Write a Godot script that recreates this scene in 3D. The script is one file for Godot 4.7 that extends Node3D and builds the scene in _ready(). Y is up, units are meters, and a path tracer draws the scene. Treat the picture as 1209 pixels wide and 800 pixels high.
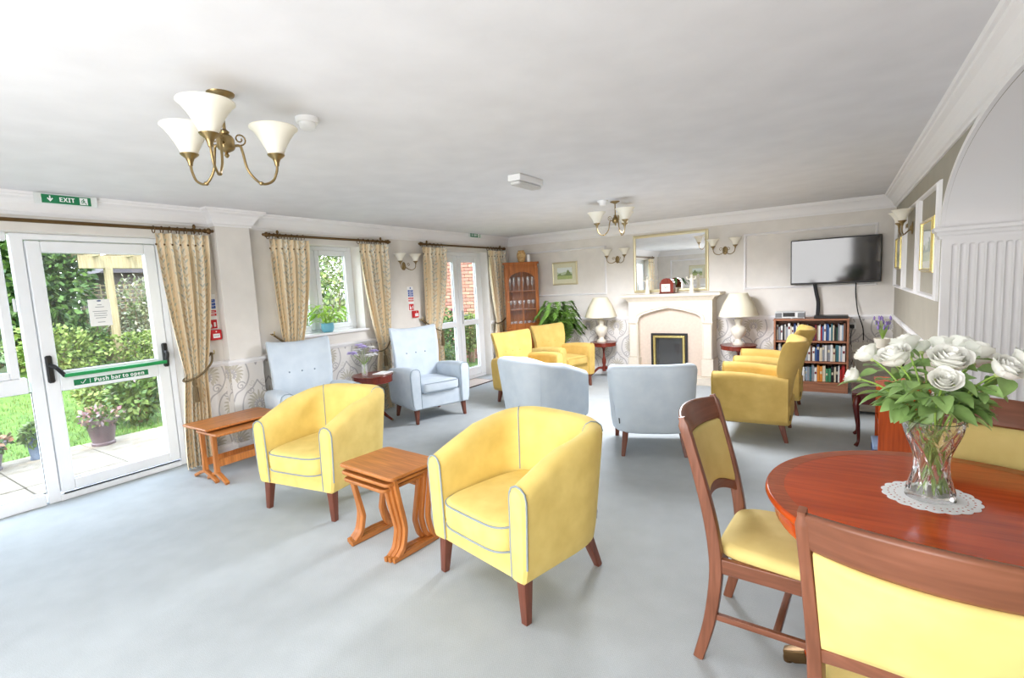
extends Node3D
# A residents' lounge: armchairs round a fireplace, garden doors on one side, a dining table under an arch.
# Metres, y up, floor at y = 0; the camera stands over the origin. Window wall x = -5.02, fireplace wall z = -7.62.

const WX := -5.02      # window wall
const FZ := -7.62      # fireplace wall
const RX := 0.55       # wall with the arch
const BZ := 1.35       # wall behind the camera
const CH := 2.37       # ceiling

var M := {}
var T := {}
var used := {}
var rng := RandomNumberGenerator.new()


# ------------------------------------------------------------------ geometry
class G:
	var v := PackedVector3Array()
	var n := PackedVector3Array()
	var uv := PackedVector2Array()
	var c := PackedColorArray()
	var ix := PackedInt32Array()
	var col := Color.WHITE

	func put(p: Vector3, nn: Vector3, t := Vector2.ZERO) -> int:
		v.append(p); n.append(nn); uv.append(t); c.append(col)
		return v.size() - 1

	func t3(i: int, j: int, k: int) -> void:
		var f := (v[k] - v[i]).cross(v[j] - v[i])
		if f.dot(n[i] + n[j] + n[k]) < 0.0:
			ix.append_array([i, k, j])
		else:
			ix.append_array([i, j, k])

	func tri(a: Vector3, b: Vector3, d: Vector3) -> void:
		var f := (d - a).cross(b - a).normalized()
		var i := put(a, f); put(b, f, Vector2(1, 0)); put(d, f, Vector2(1, 1))
		ix.append_array([i, i + 1, i + 2])

	func quad(a: Vector3, b: Vector3, d: Vector3, e: Vector3, ua := Vector2(0, 1), ub := Vector2(1, 1), ud := Vector2(1, 0), ue := Vector2(0, 0)) -> void:
		var f := (d - a).cross(b - a).normalized()
		var i := put(a, f, ua); put(b, f, ub); put(d, f, ud); put(e, f, ue)
		ix.append_array([i, i + 1, i + 2, i, i + 2, i + 3])

	func box(at: Vector3, s: Vector3, bev := 0.004, xf := Transform3D.IDENTITY) -> void:
		var h := s * 0.5
		bev = minf(bev, minf(h.x, minf(h.y, h.z)) * 0.9)
		var id := {}
		for ax in 3:
			for sg in [-1, 1]:
				for a in [-1, 1]:
					for b in [-1, 1]:
						var d := Vector3.ZERO
						d[ax] = sg; d[(ax + 1) % 3] = a; d[(ax + 2) % 3] = b
						var p := Vector3(d.x * h.x, d.y * h.y, d.z * h.z)
						p[(ax + 1) % 3] -= a * bev
						p[(ax + 2) % 3] -= b * bev
						var nn := Vector3.ZERO
						nn[ax] = sg
						id[[ax, d]] = put(xf * (at + p), (xf.basis * nn).normalized(), Vector2(a * 0.5 + 0.5, b * 0.5 + 0.5))
		for ax in 3:
			for sg in [-1, 1]:
				var q := []
				for ab in [[-1, -1], [1, -1], [1, 1], [-1, 1]]:
					var d := Vector3.ZERO
					d[ax] = sg; d[(ax + 1) % 3] = ab[0]; d[(ax + 2) % 3] = ab[1]
					q.append(id[[ax, d]])
				t3(q[0], q[1], q[2]); t3(q[0], q[2], q[3])
		if bev <= 0.0:
			return
		for ax in 3:
			for a in [-1, 1]:
				for b in [-1, 1]:
					var d0 := Vector3.ZERO
					d0[ax] = -1; d0[(ax + 1) % 3] = a; d0[(ax + 2) % 3] = b
					var d1 := d0
					d1[ax] = 1
					var a1 := (ax + 1) % 3
					var a2 := (ax + 2) % 3
					t3(id[[a1, d0]], id[[a1, d1]], id[[a2, d1]]); t3(id[[a1, d0]], id[[a2, d1]], id[[a2, d0]])
		for x in [-1, 1]:
			for y in [-1, 1]:
				for z in [-1, 1]:
					var d := Vector3(x, y, z)
					t3(id[[0, d]], id[[1, d]], id[[2, d]])

	func grid(nu: int, nv: int, f: Callable, cu := false, cv := false) -> void:
		var b := v.size()
		for j in nv:
			for i in nu:
				put(f.call(i, j), Vector3.ZERO, Vector2(float(i) / maxi(nu - 1, 1), float(j) / maxi(nv - 1, 1)))
		var mu := nu if cu else nu - 1
		var mv := nv if cv else nv - 1
		for j in mv:
			for i in mu:
				var p := b + j * nu + i
				var q := b + j * nu + (i + 1) % nu
				var r := b + ((j + 1) % nv) * nu + (i + 1) % nu
				var s := b + ((j + 1) % nv) * nu + i
				var f1 := (v[r] - v[p]).cross(v[q] - v[p])
				var f2 := (v[s] - v[p]).cross(v[r] - v[p])
				n[p] += f1 + f2; n[q] += f1; n[r] += f1 + f2; n[s] += f2
				ix.append_array([p, q, r, p, r, s])
		for i in range(b, v.size()):
			n[i] = n[i].normalized() if n[i].length_squared() > 1e-18 else Vector3.UP

	func cap(pts: PackedVector3Array) -> void:
		var m := Vector3.ZERO
		for p in pts:
			m += p
		m /= pts.size()
		for i in pts.size():
			tri(m, pts[i], pts[(i + 1) % pts.size()])

	# profile: Vector2(radius, height); outer side runs upwards
	func lathe(prof: Array, segs := 24, xf := Transform3D.IDENTITY) -> void:
		var m := prof.size()
		var sn := []
		for i in m - 1:
			var d: Vector2 = prof[i + 1] - prof[i]
			sn.append(Vector2(d.y, -d.x).normalized() if d.length() > 1e-9 else Vector2.ZERO)
		for i in m - 1:
			var n0: Vector2 = sn[i]
			var n1: Vector2 = sn[i]
			if i > 0 and sn[i - 1].dot(sn[i]) > 0.6:
				n0 = (sn[i - 1] + sn[i]).normalized()
			if i < m - 2 and sn[i + 1].dot(sn[i]) > 0.6:
				n1 = (sn[i + 1] + sn[i]).normalized()
			var b := v.size()
			for k in segs + 1:
				var a := TAU * k / segs
				var ca := cos(a)
				var sa := sin(a)
				put(xf * Vector3(prof[i].x * ca, prof[i].y, prof[i].x * sa), (xf.basis * Vector3(n0.x * ca, n0.y, n0.x * sa)).normalized(), Vector2(float(k) / segs, 0))
				put(xf * Vector3(prof[i + 1].x * ca, prof[i + 1].y, prof[i + 1].x * sa), (xf.basis * Vector3(n1.x * ca, n1.y, n1.x * sa)).normalized(), Vector2(float(k) / segs, 1))
			for k in segs:
				var p := b + 2 * k
				if prof[i].x > 1e-6:
					t3(p, p + 2, p + 3)
				if prof[i + 1].x > 1e-6:
					t3(p, p + 3, p + 1)

	# rs: one radius or one per point; sq: rounded square section with sides sx, sy times the radius
	func tube(pts: Array, rs: Variant, sides := 8, sq := false, sx := 1.0, sy := 1.0, up := Vector3.UP, closed := false) -> void:
		var m := pts.size()
		var sec: Array = []
		if sq:
			for q in [[1, .8], [.8, 1], [-.8, 1], [-1, .8], [-1, -.8], [-.8, -1], [.8, -1], [1, -.8]]:
				sec.append(Vector2(q[0] * sx, q[1] * sy))
		else:
			for k in sides:
				sec.append(Vector2(cos(TAU * k / sides) * sx, sin(TAU * k / sides) * sy))
		var ns := sec.size()
		var ups := []
		var u := up
		var tans := []
		for i in m:
			var d: Vector3
			if closed:
				d = pts[(i + 1) % m] - pts[(i - 1 + m) % m]
			else:
				d = pts[mini(i + 1, m - 1)] - pts[maxi(i - 1, 0)]
			d = d.normalized()
			u = (u - d * u.dot(d))
			if u.length() < 1e-3:
				u = d.cross(Vector3.RIGHT if absf(d.x) < 0.8 else Vector3.BACK)
			u = u.normalized()
			ups.append(u); tans.append(d)
		grid(ns, m, func(i: int, j: int):
			var r: float = rs[j] if rs is Array else rs
			var side: Vector3 = tans[j].cross(ups[j])
			return pts[j] + (side * sec[i].x + ups[j] * sec[i].y) * r, true, closed)
		if not closed:
			for e in [0, m - 1]:
				var q := PackedVector3Array()
				var r: float = rs[e] if rs is Array else rs
				var side: Vector3 = tans[e].cross(ups[e])
				for s in sec:
					q.append(pts[e] + (side * s.x + ups[e] * s.y) * r)
				if e == 0:
					q.reverse()
				cap(q)

	# outline in x, y of xf, swept along its z from -depth/2 to depth/2
	func prism(poly: PackedVector2Array, depth: float, xf := Transform3D.IDENTITY) -> void:
		var t := Geometry2D.triangulate_polygon(poly)
		var h := depth * 0.5
		for sg in [-1.0, 1.0]:
			var nn := (xf.basis * Vector3(0, 0, sg)).normalized()
			var b := v.size()
			for p in poly:
				put(xf * Vector3(p.x, p.y, sg * h), nn, p)
			for k in range(0, t.size(), 3):
				t3(b + t[k], b + t[k + 1], b + t[k + 2])
		var cc := Vector2.ZERO
		for i in poly.size():
			var p := poly[i]
			var q := poly[(i + 1) % poly.size()]
			quad(xf * Vector3(p.x, p.y, -h), xf * Vector3(q.x, q.y, -h), xf * Vector3(q.x, q.y, h), xf * Vector3(p.x, p.y, h))

	# superellipsoid: cushions and other soft boxes
	func soft(at: Vector3, s: Vector3, e1 := 0.3, e2 := 0.3, nu := 32, nv := 16, xf := Transform3D.IDENTITY) -> void:
		var h := s * 0.5
		grid(nu, nv, func(i: int, j: int):
			var a := TAU * i / nu
			var b := -PI / 2 + PI * j / (nv - 1)
			var cb := pow(absf(cos(b)), e1)
			var x := signf(cos(a)) * pow(absf(cos(a)), e2) * cb
			var z := signf(sin(a)) * pow(absf(sin(a)), e2) * cb
			var y := signf(sin(b)) * pow(absf(sin(b)), e1)
			return xf * (at + Vector3(x * h.x, y * h.y, z * h.z)), true, false)

	func ball(at: Vector3, r: Variant, nu := 12, nv := 8) -> void:
		var s: Vector3 = r if r is Vector3 else Vector3(r, r, r)
		grid(nu, nv, func(i: int, j: int):
			var a := TAU * i / nu
			var b := -PI / 2 + PI * j / (nv - 1)
			return at + Vector3(cos(a) * cos(b) * s.x, sin(b) * s.y, sin(a) * cos(b) * s.z), true, false)

	# moulding: profile Vector2(out from the wall, height) along wall corners Vector2(x, z), mitred; side = +1 or -1 says where the room is
	func moulding(path: Array, prof: Array, side: float, closed := false) -> void:
		var m := path.size()
		var off := []
		for i in m:
			var ns := []
			for k in [-1, 0]:
				if not closed and (i + k < 0 or i + k + 1 >= m):
					continue
				var a: Vector2 = path[(i + k + m) % m]
				var b: Vector2 = path[(i + k + 1) % m]
				var d := (b - a).normalized()
				ns.append(Vector2(-d.y, d.x) * side)
			if ns.size() == 1:
				off.append(ns[0])
			else:
				off.append((ns[0] + ns[1]) / (1.0 + ns[0].dot(ns[1])))
		var cnt := m if closed else m - 1
		for i in cnt:
			var i1 := (i + 1) % m
			for k in prof.size() - 1:
				var q := []
				for w in [[i, k], [i1, k], [i1, k + 1], [i, k + 1]]:
					var pp: Vector2 = path[w[0]] + off[w[0]] * prof[w[1]].x
					q.append(Vector3(pp.x, prof[w[1]].y, pp.y))
				quad(q[0], q[1], q[2], q[3])
		if not closed:
			for i in [0, m - 1]:
				var q := PackedVector3Array()
				for p in prof:
					var pp: Vector2 = path[i] + off[i] * p.x
					q.append(Vector3(pp.x, p.y, pp.y))
				q.append(Vector3(path[i].x, prof[-1].y, path[i].y))
				cap(q)

	func mesh(colours := false) -> ArrayMesh:
		var a := []
		a.resize(Mesh.ARRAY_MAX)
		a[Mesh.ARRAY_VERTEX] = v
		a[Mesh.ARRAY_NORMAL] = n
		a[Mesh.ARRAY_TEX_UV] = uv
		if colours:
			a[Mesh.ARRAY_COLOR] = c
		a[Mesh.ARRAY_INDEX] = ix
		var m := ArrayMesh.new()
		m.add_surface_from_arrays(Mesh.PRIMITIVE_TRIANGLES, a)
		return m


# ------------------------------------------------------------------ nodes
func numbered(s: String, where: Node) -> String:
	var k := [where.get_instance_id(), s]
	used[k] = used.get(k, -1) + 1
	return s if used[k] == 0 else "%s_%03d" % [s, used[k]]


func tag(o: Node, label := "", category := "", group := "", kind := "") -> void:
	if label: o.set_meta("label", label)
	if category: o.set_meta("category", category)
	if group: o.set_meta("group", group)
	if kind: o.set_meta("kind", kind)


func thing(called: String, label: String, category: String, at := Vector3.ZERO, turn := 0.0, group := "") -> Node3D:
	var o := Node3D.new()
	o.name = numbered(called, self)
	add_child(o)
	o.position = at
	o.rotation.y = turn
	tag(o, label, category, group)
	return o


func copy(src: Node3D, at: Vector3, turn: float, label := "", group := "") -> Node3D:
	var o: Node3D = src.duplicate()
	var base := String(src.name)
	if base.length() > 4 and base[-4] == "_" and base.right(3).is_valid_int():
		base = base.left(-4)
	o.name = numbered(base, self)
	add_child(o)
	o.position = at
	o.rotation.y = turn
	tag(o, label, "", group)
	return o


func part(parent: Node, called: String, g: Variant, m: Material, colours := false) -> MeshInstance3D:
	var o := MeshInstance3D.new()
	o.name = numbered(called, parent)
	o.mesh = g.mesh(colours) if g is G else g
	o.material_override = m
	o.cast_shadow = GeometryInstance3D.SHADOW_CASTING_SETTING_ON
	parent.add_child(o)
	return o


func solo(called: String, g: Variant, m: Material, label: String, category: String, group := "", at := Vector3.ZERO, turn := 0.0) -> MeshInstance3D:
	var o := part(self, called, g, m)
	o.position = at
	o.rotation.y = turn
	tag(o, label, category, group)
	return o


func structure(called: String, g: Variant, m: Material, label := "", category := "") -> MeshInstance3D:
	var o := part(self, called, g, m)
	tag(o, label, category, "", "structure")
	return o


func structure_group(called: String, label: String, category: String) -> Node3D:
	var o := Node3D.new()
	o.name = numbered(called, self)
	add_child(o)
	tag(o, label, category, "", "structure")
	return o


func face(fx: float, fz: float) -> float:
	return atan2(fx, fz)


func at_xf(p: Vector3, turn := 0.0) -> Transform3D:
	return Transform3D(Basis(Vector3.UP, turn), p)


func curve(pts: Array, steps: int) -> Array:
	# Catmull-Rom through the points
	var out := []
	for i in pts.size() - 1:
		var p0 = pts[maxi(i - 1, 0)]
		var p1 = pts[i]
		var p2 = pts[i + 1]
		var p3 = pts[mini(i + 2, pts.size() - 1)]
		for k in steps:
			var t := float(k) / steps
			out.append(0.5 * ((2.0 * p1) + (p2 - p0) * t + (2.0 * p0 - 5.0 * p1 + 4.0 * p2 - p3) * t * t + (3.0 * p1 - p0 - 3.0 * p2 + p3) * t * t * t))
	out.append(pts[-1])
	return out


func text_mesh(s: String, size: float, depth := 0.001) -> TextMesh:
	var f := SystemFont.new()
	f.font_names = PackedStringArray(["Droid Sans"])
	f.font_weight = 700
	var t := TextMesh.new()
	t.text = s
	t.font = f
	t.font_size = 32
	t.pixel_size = size / 32.0
	t.depth = depth
	return t


# ------------------------------------------------------------------ materials
func mat(rgb: Array, rough := 0.6, metal := 0.0) -> StandardMaterial3D:
	var m := StandardMaterial3D.new()
	m.albedo_color = Color8(rgb[0], rgb[1], rgb[2])
	m.roughness = rough
	m.metallic = metal
	return m


func noise_image(seed_: int, freq: float, size := 256, octaves := 3) -> Image:
	var f := FastNoiseLite.new()
	f.seed = seed_
	f.noise_type = FastNoiseLite.TYPE_SIMPLEX_SMOOTH
	f.frequency = freq
	f.fractal_octaves = octaves
	var im := f.get_seamless_image(size, size)
	im.convert(Image.FORMAT_RGB8)
	return im


func speckle(seed_: int, freq: float, low: float, size := 256, octaves := 3, tint := Color(1, 1, 1)) -> ImageTexture:
	# a grey texture between low and 1, used as a multiplier of the colour
	var im := noise_image(seed_, freq, size, octaves)
	for y in size:
		for x in size:
			var k := lerpf(low, 1.0, im.get_pixel(x, y).r)
			im.set_pixel(x, y, Color(lerpf(tint.r, 1.0, (k - low) / maxf(1.0 - low, 1e-3)) * k, lerpf(tint.g, 1.0, (k - low) / maxf(1.0 - low, 1e-3)) * k, lerpf(tint.b, 1.0, (k - low) / maxf(1.0 - low, 1e-3)) * k))
	im.generate_mipmaps()
	return ImageTexture.create_from_image(im)


func grain(seed_: int, low: float, along_v := false, size := 256) -> ImageTexture:
	# wood: streaks that run along u (or v), wavering a little
	var f := FastNoiseLite.new()
	f.seed = seed_
	f.noise_type = FastNoiseLite.TYPE_SIMPLEX_SMOOTH
	f.frequency = 0.02
	f.fractal_octaves = 3
	var im := Image.create(size, size, false, Image.FORMAT_RGB8)
	for y in size:
		for x in size:
			var a := TAU * x / size
			var w := f.get_noise_3d(cos(a) * 14.0, sin(a) * 14.0, y * 4.6)
			var w2 := f.get_noise_3d(cos(a) * 7.0 + 90.0, sin(a) * 7.0, y * 1.3)
			# fades to its own start so that it tiles
			var e := smoothstep(0.8, 1.0, float(y) / size)
			w = lerpf(w, f.get_noise_3d(cos(a) * 14.0, sin(a) * 14.0, (y - size) * 4.6), e)
			w2 = lerpf(w2, f.get_noise_3d(cos(a) * 7.0 + 90.0, sin(a) * 7.0, (y - size) * 1.3), e)
			var k := clampf(0.5 + w * 0.75 + w2 * 0.45, 0.0, 1.0)
			var q := lerpf(low, 1.0, k)
			var cc := Color(q, q * lerpf(0.97, 1.0, k), q * lerpf(0.92, 1.0, k))
			if along_v:
				im.set_pixel(y, x, cc)
			else:
				im.set_pixel(x, y, cc)
	im.generate_mipmaps()
	return ImageTexture.create_from_image(im)


func skin(m: StandardMaterial3D, tex: Texture2D, scale: float, world := false) -> StandardMaterial3D:
	m.albedo_texture = tex
	m.uv1_triplanar = true
	m.uv1_world_triplanar = world
	m.uv1_scale = Vector3(scale, scale, scale)
	return m


func relief(m: StandardMaterial3D, tex: Texture2D, cm: float) -> StandardMaterial3D:
	m.heightmap_enabled = true
	m.heightmap_texture = tex
	m.heightmap_scale = cm
	return m


func cloth(rgb: Array, tint: Color, low := 0.86) -> StandardMaterial3D:
	var m := mat(rgb, 0.85)
	skin(m, speckle(int(rgb[0]) * 7 + int(rgb[2]), 0.012, low, 256, 4, tint), 1.6)
	m.rim_enabled = true
	m.rim = 0.35
	m.rim_tint = 0.6
	return m


func stamp(im: Image, x: float, y: float, r: float, col: Color) -> void:
	var w := im.get_width()
	var h := im.get_height()
	var k := int(ceil(r))
	for dy in range(-k, k + 1):
		for dx in range(-k, k + 1):
			if dx * dx + dy * dy <= r * r:
				im.set_pixel(posmod(int(x) + dx, w), posmod(int(y) + dy, h), col)


func wallpaper_image() -> Image:
	# damask: feathered palmettes in a half-drop repeat, joined by scrolling stems; two greys and a cream ground
	var w := 384
	var h := 512
	var im := Image.create(w, h, false, Image.FORMAT_RGB8)
	var ground := Color8(231, 227, 222)
	var stem := Color8(186, 182, 181)
	var leaf := Color8(196, 190, 175)
	var pale := Color8(210, 206, 198)
	im.fill(ground)
	for o in [Vector2(0.5, 0.3), Vector2(0.0, 0.8)]:
		var c := Vector2(o.x * w, o.y * h)
		for s in [-1.0, 1.0]:
			# the ogee stem from below the palmette out and up round the next one
			var p: Array = curve([c + Vector2(0, 205), c + Vector2(s * 26, 150), c + Vector2(s * 88, 112), c + Vector2(s * 128, 40), c + Vector2(s * 122, -40), c + Vector2(s * 92, -98), c + Vector2(s * 40, -132), c + Vector2(0, -186)], 60)
			for q in p:
				stamp(im, q.x, q.y, 5.0, stem)
			for k in 130:
				# spirals that curl off the stem
				var t := k / 130.0
				var r := 34.0 * (1.0 - t * 0.86)
				var a := 0.4 + t * 8.2
				var q := c + Vector2(s * (64.0 + cos(a) * r), 96.0 - sin(a) * r)
				stamp(im, q.x, q.y, 4.4 - t, stem)
				var q2 := c + Vector2(s * (54.0 + cos(a) * r * 0.8), -112.0 + sin(a) * r * 0.8)
				stamp(im, q2.x, q2.y, 3.8 - t, stem)
				var q3 := c + Vector2(s * (150.0 - cos(a) * r * 0.7), 86.0 + sin(a) * r * 0.7)
				stamp(im, q3.x, q3.y, 2.6 - t, pale)
		for ring in 2:
			var cnt := 17 if ring == 0 else 11
			for k in cnt:
				var a := lerpf(-2.35, 2.35, k / float(cnt - 1))
				var len0 := (84.0 + 22.0 * cos(a)) if ring == 0 else (40.0 + 12.0 * cos(a))
				var r0 := 44.0 if ring == 0 else 18.0
				for j in 26:
					var t := j / 25.0
					var rr := lerpf(r0, len0, t)
					var bend := a + 0.16 * t * t * signf(a)
					var q := c + Vector2(sin(bend) * rr, -cos(bend) * rr * 1.08 + 8.0)
					stamp(im, q.x, q.y, (8.6 if ring == 0 else 6.4) * sin(PI * (0.25 + 0.62 * t)), leaf if ring == 0 else stem)
		for k in 90:
			var a := TAU * k / 90.0
			stamp(im, c.x + cos(a) * 13.0, c.y + 10.0 + sin(a) * 17.0, 2.2, leaf)
		stamp(im, c.x, c.y + 10.0, 6.0, leaf)
	im.generate_mipmaps()
	return im


func curtain_image() -> Image:
	# gold and peach stripes with a trail of grey-blue leaves down every other stripe
	var w := 256
	var h := 512
	var im := Image.create(w, h, false, Image.FORMAT_RGB8)
	var f := FastNoiseLite.new()
	f.seed = 31
	f.frequency = 0.05
	for x in w:
		var s := float(x) / w * 4.0
		var k := fposmod(s, 1.0)
		var col := Color8(244, 230, 202)
		if k < 0.30:
			col = Color8(240, 218, 182)
		elif k < 0.36:
			col = Color8(226, 208, 176)
		elif k > 0.62 and k < 0.94:
			col = Color8(238, 230, 212)
		for y in h:
			var g := 1.0 + f.get_noise_2d(x * 3.0, y * 0.6) * 0.07
			im.set_pixel(x, y, Color(minf(col.r * g, 1.0), minf(col.g * g, 1.0), minf(col.b * g, 1.0)))
	var r := RandomNumberGenerator.new()
	r.seed = 8
	for s in 4:
		var cx := (s + 0.78) / 4.0 * w
		for k in 26:
			var y := (k + r.randf()) / 26.0 * h
			var sgn := -1.0 if k % 2 else 1.0
			var col := Color8(196, 200, 190) if r.randf() < 0.6 else Color8(222, 200, 164)
			for j in 12:
				stamp(im, cx + sgn * j * 1.5 + sin(y * 0.05) * 4.0, y - j * 1.6, 4.6 * sin(PI * (j + 0.5) / 12.0) + 0.4, col)
	im.generate_mipmaps()
	return im


func make_materials() -> void:
	T.fine = speckle(3, 0.09, 0.0, 256, 3)
	T.weave = speckle(5, 0.2, 0.0, 256, 2)
	T.cloudy = speckle(9, 0.012, 0.0, 256, 4)
	T.grain_h = grain(4, 0.8)
	T.grain_v = grain(6, 0.8, true)
	T.paint = speckle(12, 0.02, 0.965, 256, 3)

	var m := mat([198, 205, 208], 0.97)
	var cim := noise_image(41, 0.25, 1024, 2)
	var broad := noise_image(43, 0.006, 1024, 3)
	for y in 1024:
		for x in 1024:
			var k := 0.82 + 0.12 * cim.get_pixel(x, y).r + 0.04 * broad.get_pixel(x, y).r + 0.04 * sin(x * TAU / 8.0) * sin(y * TAU / 8.0)
			k = minf(k, 1.0)
			cim.set_pixel(x, y, Color(k, k, k))
	cim.generate_mipmaps()
	T.carpet = ImageTexture.create_from_image(cim)
	skin(m, T.carpet, 0.7, true)
	relief(m, T.carpet, 0.5)
	M.carpet = m
	M.wall = skin(mat([233, 228, 221], 0.9), T.paint, 0.7, true)
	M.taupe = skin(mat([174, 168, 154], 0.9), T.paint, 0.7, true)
	M.ceiling = skin(mat([230, 229, 231], 0.92), T.paint, 0.5, true)
	M.trim = mat([240, 238, 238], 0.45)
	M.white = mat([242, 242, 242], 0.4)
	M.upvc = mat([243, 245, 248], 0.28)
	M.gasket = mat([42, 44, 48], 0.6)
	M.wallpaper = mat([255, 255, 255], 0.75)
	M.wallpaper.albedo_texture = ImageTexture.create_from_image(wallpaper_image())
	M.curtain = mat([255, 255, 255], 0.8)
	M.curtain.albedo_texture = ImageTexture.create_from_image(curtain_image())
	M.curtain.backlight_enabled = true
	M.curtain.backlight = Color(0.25, 0.22, 0.17)
	M.rope = skin(mat([206, 176, 124], 0.8), T.weave, 12.0)
	var g := mat([250, 252, 252], 0.02)
	g.transparency = BaseMaterial3D.TRANSPARENCY_ALPHA
	g.albedo_color.a = 0.04
	M.pane = g
	var cg := mat([252, 253, 252], 0.0)
	cg.transparency = BaseMaterial3D.TRANSPARENCY_ALPHA
	cg.albedo_color.a = 0.02
	cg.refraction_enabled = true
	cg.refraction_scale = 0.05
	M.crystal = cg
	var thin := mat([250, 252, 252], 0.03)
	thin.transparency = BaseMaterial3D.TRANSPARENCY_ALPHA
	thin.albedo_color.a = 0.16
	M.thin_glass = thin
	M.yellow = cloth([250, 224, 136], Color(0.99, 0.97, 0.9), 0.93)
	M.gold_yellow = cloth([224, 192, 112], Color(0.99, 0.96, 0.88), 0.92)
	M.lemon = cloth([238, 217, 142], Color(0.99, 0.97, 0.9), 0.93)
	M.blue = cloth([214, 224, 233], Color(0.97, 0.985, 1.0), 0.95)
	M.piping = mat([150, 162, 168], 0.7)
	M.stitch = mat([196, 170, 84], 0.8)
	M.blue_dark = mat([140, 156, 170], 0.8)
	M.leg = skin(mat([128, 74, 58], 0.35), T.grain_v, 3.0)
	M.chair_wood = skin(mat([146, 92, 68], 0.32), T.grain_v, 2.5)
	M.chair_wood_h = skin(mat([146, 92, 68], 0.32), T.grain_h, 2.0)
	M.teak = skin(mat([206, 132, 68], 0.38), T.grain_h, 2.0)
	M.teak_v = skin(mat([206, 130, 66], 0.38), T.grain_v, 2.0)
	M.oak = skin(mat([196, 116, 56], 0.36), T.grain_h, 2.0)
	M.oak_v = skin(mat([196, 114, 52], 0.36), T.grain_v, 2.0)
	var tb := mat([206, 80, 24], 0.14)
	skin(tb, grain(17, 0.84), 1.3)
	tb.metallic_specular = 0.42
	M.table = tb
	M.table_band = skin(mat([190, 88, 42], 0.14), T.grain_h, 5.0)
	M.mahogany = skin(mat([132, 52, 38], 0.22), T.grain_v, 2.5)
	M.mahogany_dark = skin(mat([96, 36, 34], 0.25), T.grain_v, 2.5)
	M.orange_wood = skin(mat([204, 88, 30], 0.25), T.grain_v, 1.6)
	M.cabinet = skin(mat([190, 112, 52], 0.3), T.grain_v, 1.8)
	M.bookcase = skin(mat([180, 122, 92], 0.45), T.grain_h, 1.6)
	M.brass = mat([196, 178, 132], 0.28, 1.0)
	M.antique = mat([150, 130, 92], 0.32, 1.0)
	M.bronze = mat([112, 88, 58], 0.4, 0.9)
	M.gilt = mat([222, 212, 176], 0.38, 0.6)
	M.polished = mat([226, 204, 134], 0.22, 0.9)
	var sh := mat([250, 246, 232], 0.45)
	sh.backlight_enabled = true
	sh.backlight = Color(0.5, 0.48, 0.42)
	M.shade = sh
	var fs := mat([232, 224, 200], 0.85)
	fs.backlight_enabled = true
	fs.backlight = Color(0.35, 0.33, 0.28)
	M.fabric_shade = fs
	M.cream = skin(mat([236, 230, 214], 0.4), T.paint, 2.0)
	M.stone = skin(mat([226, 216, 200], 0.75), speckle(22, 0.05, 0.95, 256, 4), 1.5)
	M.stone_panel = skin(mat([214, 196, 180], 0.7), speckle(23, 0.05, 0.95, 256, 4), 1.5)
	M.black = mat([24, 24, 26], 0.4)
	M.black_matt = mat([30, 30, 32], 0.8)
	M.soot = skin(mat([34, 34, 36], 0.85), T.cloudy, 4.0)
	M.coal = skin(mat([40, 38, 38], 0.85), T.fine, 6.0)
	M.screen = mat([20, 19, 24], 0.07)
	M.screen.metallic_specular = 1.0
	M.mirror = mat([250, 250, 250], 0.0, 1.0)
	M.silver = mat([205, 207, 208], 0.35, 0.3)
	M.green_sign = mat([20, 122, 76], 0.45)
	M.bar_green = mat([32, 150, 84], 0.35)
	M.print_white = mat([248, 248, 248], 0.5)
	M.red = mat([206, 30, 38], 0.4)
	M.blue_sign = mat([58, 92, 176], 0.5)
	M.rose = mat([253, 253, 246], 0.6)
	M.rose.backlight_enabled = true
	M.rose.backlight = Color(0.4, 0.4, 0.36)
	M.petal_green = mat([206, 216, 150], 0.6)
	var lf := skin(mat([160, 196, 118], 0.42), speckle(52, 0.03, 0.82, 128, 3), 6.0)
	lf.backlight_enabled = true
	lf.backlight = Color(0.18, 0.3, 0.08)
	M.leaf = lf
	M.stem = mat([150, 184, 84], 0.5)
	var pl := mat([126, 172, 74], 0.45)
	pl.backlight_enabled = true
	pl.backlight = Color(0.2, 0.3, 0.06)
	M.palm = pl
	M.clock_plant = mat([70, 112, 50], 0.45)
	var sl := mat([164, 204, 70], 0.5)
	sl.backlight_enabled = true
	sl.backlight = Color(0.35, 0.5, 0.1)
	M.sill_leaf = sl
	M.doily = mat([252, 252, 252], 0.8)
	M.paper = mat([248, 248, 246], 0.7)


func _ready() -> void:
	rng.seed = 20240611
	view_and_light()
	make_materials()
	room()
	openings()
	garden()
	far_wall_things()
	right_wall_things()
	seating()
	tables()
	dining()
	curtains_all()
	ceiling_things()
	small_things()


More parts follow.
